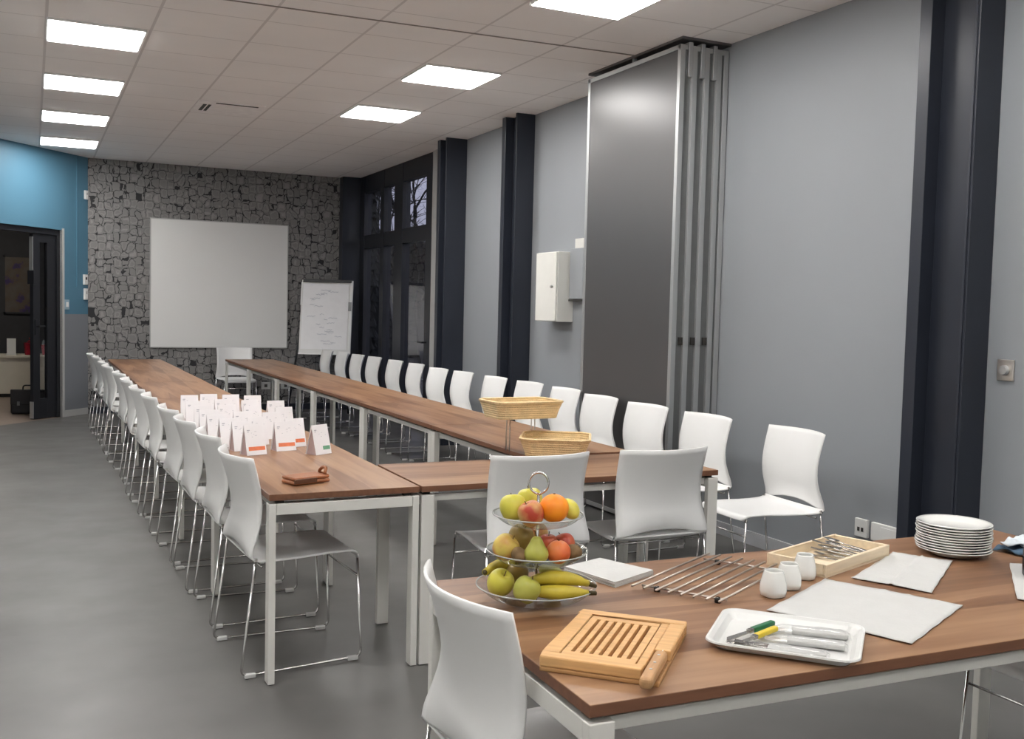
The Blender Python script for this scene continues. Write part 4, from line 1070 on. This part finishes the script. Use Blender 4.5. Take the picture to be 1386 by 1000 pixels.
# stack of plates
px, py = 2.545, 2.175; npl = 11
proto = None
for k in range(npl):
    z = FT + .0005 + .0078*k
    lb = 'white plate, topmost of the stack' if k == npl-1 else ('white plate, lowest of the stack' if k == 0 else 'white plate, %s from the bottom of the stack' % ORD[k])
    if proto is None:
        o = MB().lathe([(p*.70, q) for p, q in [(.001,.003),(.085,.003),(.09,.0),(.098,.001),(.112,.006),(.143,.0165),(.1545,.0195),(.156,.0215),(.153,.0225),(.140,.0195),(.112,.0105),(.10,.007),(.001,.0065)]], 56).build('dinner_plate', M['porcelain'], None, smooth=True)
        proto = o
    else:
        o = proto.copy(); COL.objects.link(o)
    o.location = (px+random.uniform(-.003,.003), py+random.uniform(-.003,.003), z)
    tag(o, lb, 'plate', 'stacked white dinner plates')

# jug and folded cloth at the right edge
t = empty('vacuum_jug', (2.555, 1.865, FT+.004), 0, 'black vacuum jug cut off by the right edge', 'jug')
MB().lathe([(.001,0),(.058,0),(.062,.006),(.063,.05),(.060,.10),(.052,.15),(.043,.19),(.040,.21),(.001,.21)], 32).build('body', M['jug_black'], t, smooth=True)
MB().lathe([(.040,.205),(.042,.225),(.034,.245),(.001,.248)], 28).build('lid', M['jug_black'], t, smooth=True)
MB().tube(fillet([(.05,-.012,.18),(.10,-.03,.18),(.105,-.03,.06),(.06,-.012,.05)], .03), .008).build('handle', M['jug_black'], t, smooth=True)
t = empty('folded_cloth', (2.80, 2.115, FT), .3, 'crumpled blue and white cloth at the far right table edge', 'cloth')
R = random.Random(9); n = 12
def crum(seed, z0, amp, w_):
    R = random.Random(seed); V = []
    for i in range(n+1):
        for j in range(n+1):
            u, v = i/n*2-1, j/n*2-1
            V.append((u*w_*(1+.1*math.sin(v*5+seed)), v*w_*.8, z0+amp*(.5+.5*math.sin(u*6+seed)*math.cos(v*5+seed*2))*max(0,(1-.6*(u*u+v*v)/2))+R.uniform(0,.002)))
    return MB().add(V, [(i*(n+1)+j, i*(n+1)+j+1, (i+1)*(n+1)+j+1, (i+1)*(n+1)+j) for i in range(n) for j in range(n)])
crum(2, .003, .02, .085).build('under_layer', M['cloth_blue'], t, smooth=True, solid=.004)
crum(5, .020, .025, .07).build('upper_layer', M['cloth_white'], t, smooth=True, solid=.004)

# ------------------------------------------------------------------ world and camera
wd = bpy.data.worlds.new('World'); sc.world = wd; wd.use_nodes = True
N, L = wd.node_tree.nodes, wd.node_tree.links
bg = N['Background']; bg.inputs['Color'].default_value = (0.36, 0.36, 0.46, 1); bg.inputs['Strength'].default_value = 0.9
tcw = N.new('ShaderNodeTexCoord'); spw = N.new('ShaderNodeSeparateXYZ'); L.new(tcw.outputs['Generated'], spw.inputs[0])
crw = N.new('ShaderNodeValToRGB'); crw.color_ramp.elements[0].color = (0.16,0.16,0.21,1); crw.color_ramp.elements[1].color = (0.40,0.40,0.50,1); crw.color_ramp.elements[1].position = .5
L.new(spw.outputs[2], crw.inputs['Fac']); L.new(crw.outputs['Color'], bg.inputs['Color'])

cam = bpy.data.cameras.new('camera'); co = bpy.data.objects.new('camera', cam); COL.objects.link(co)
rt, up, fw = Vector((0.903153,-0.428638,0.024155)), Vector((0.003887,0.064425,0.997915)), Vector((0.429301,0.901176,-0.059852))
mw = Matrix.Identity(4)
for i in range(3):
    mw[i][0], mw[i][1], mw[i][2] = rt[i], up[i], -fw[i]
mw[0][3], mw[1][3], mw[2][3] = 0, 0, 1.4643
co.matrix_world = mw
cam.sensor_fit = 'HORIZONTAL'; cam.sensor_width = 36; cam.lens = 36*1368.493/1386
cam.clip_start = .05; cam.clip_end = 200
sc.camera = co
sc.view_settings.view_transform = 'Standard'; sc.view_settings.look = 'None'; sc.view_settings.exposure = 1.47; sc.view_settings.gamma = 1.0
sc.view_settings.use_curve_mapping = False
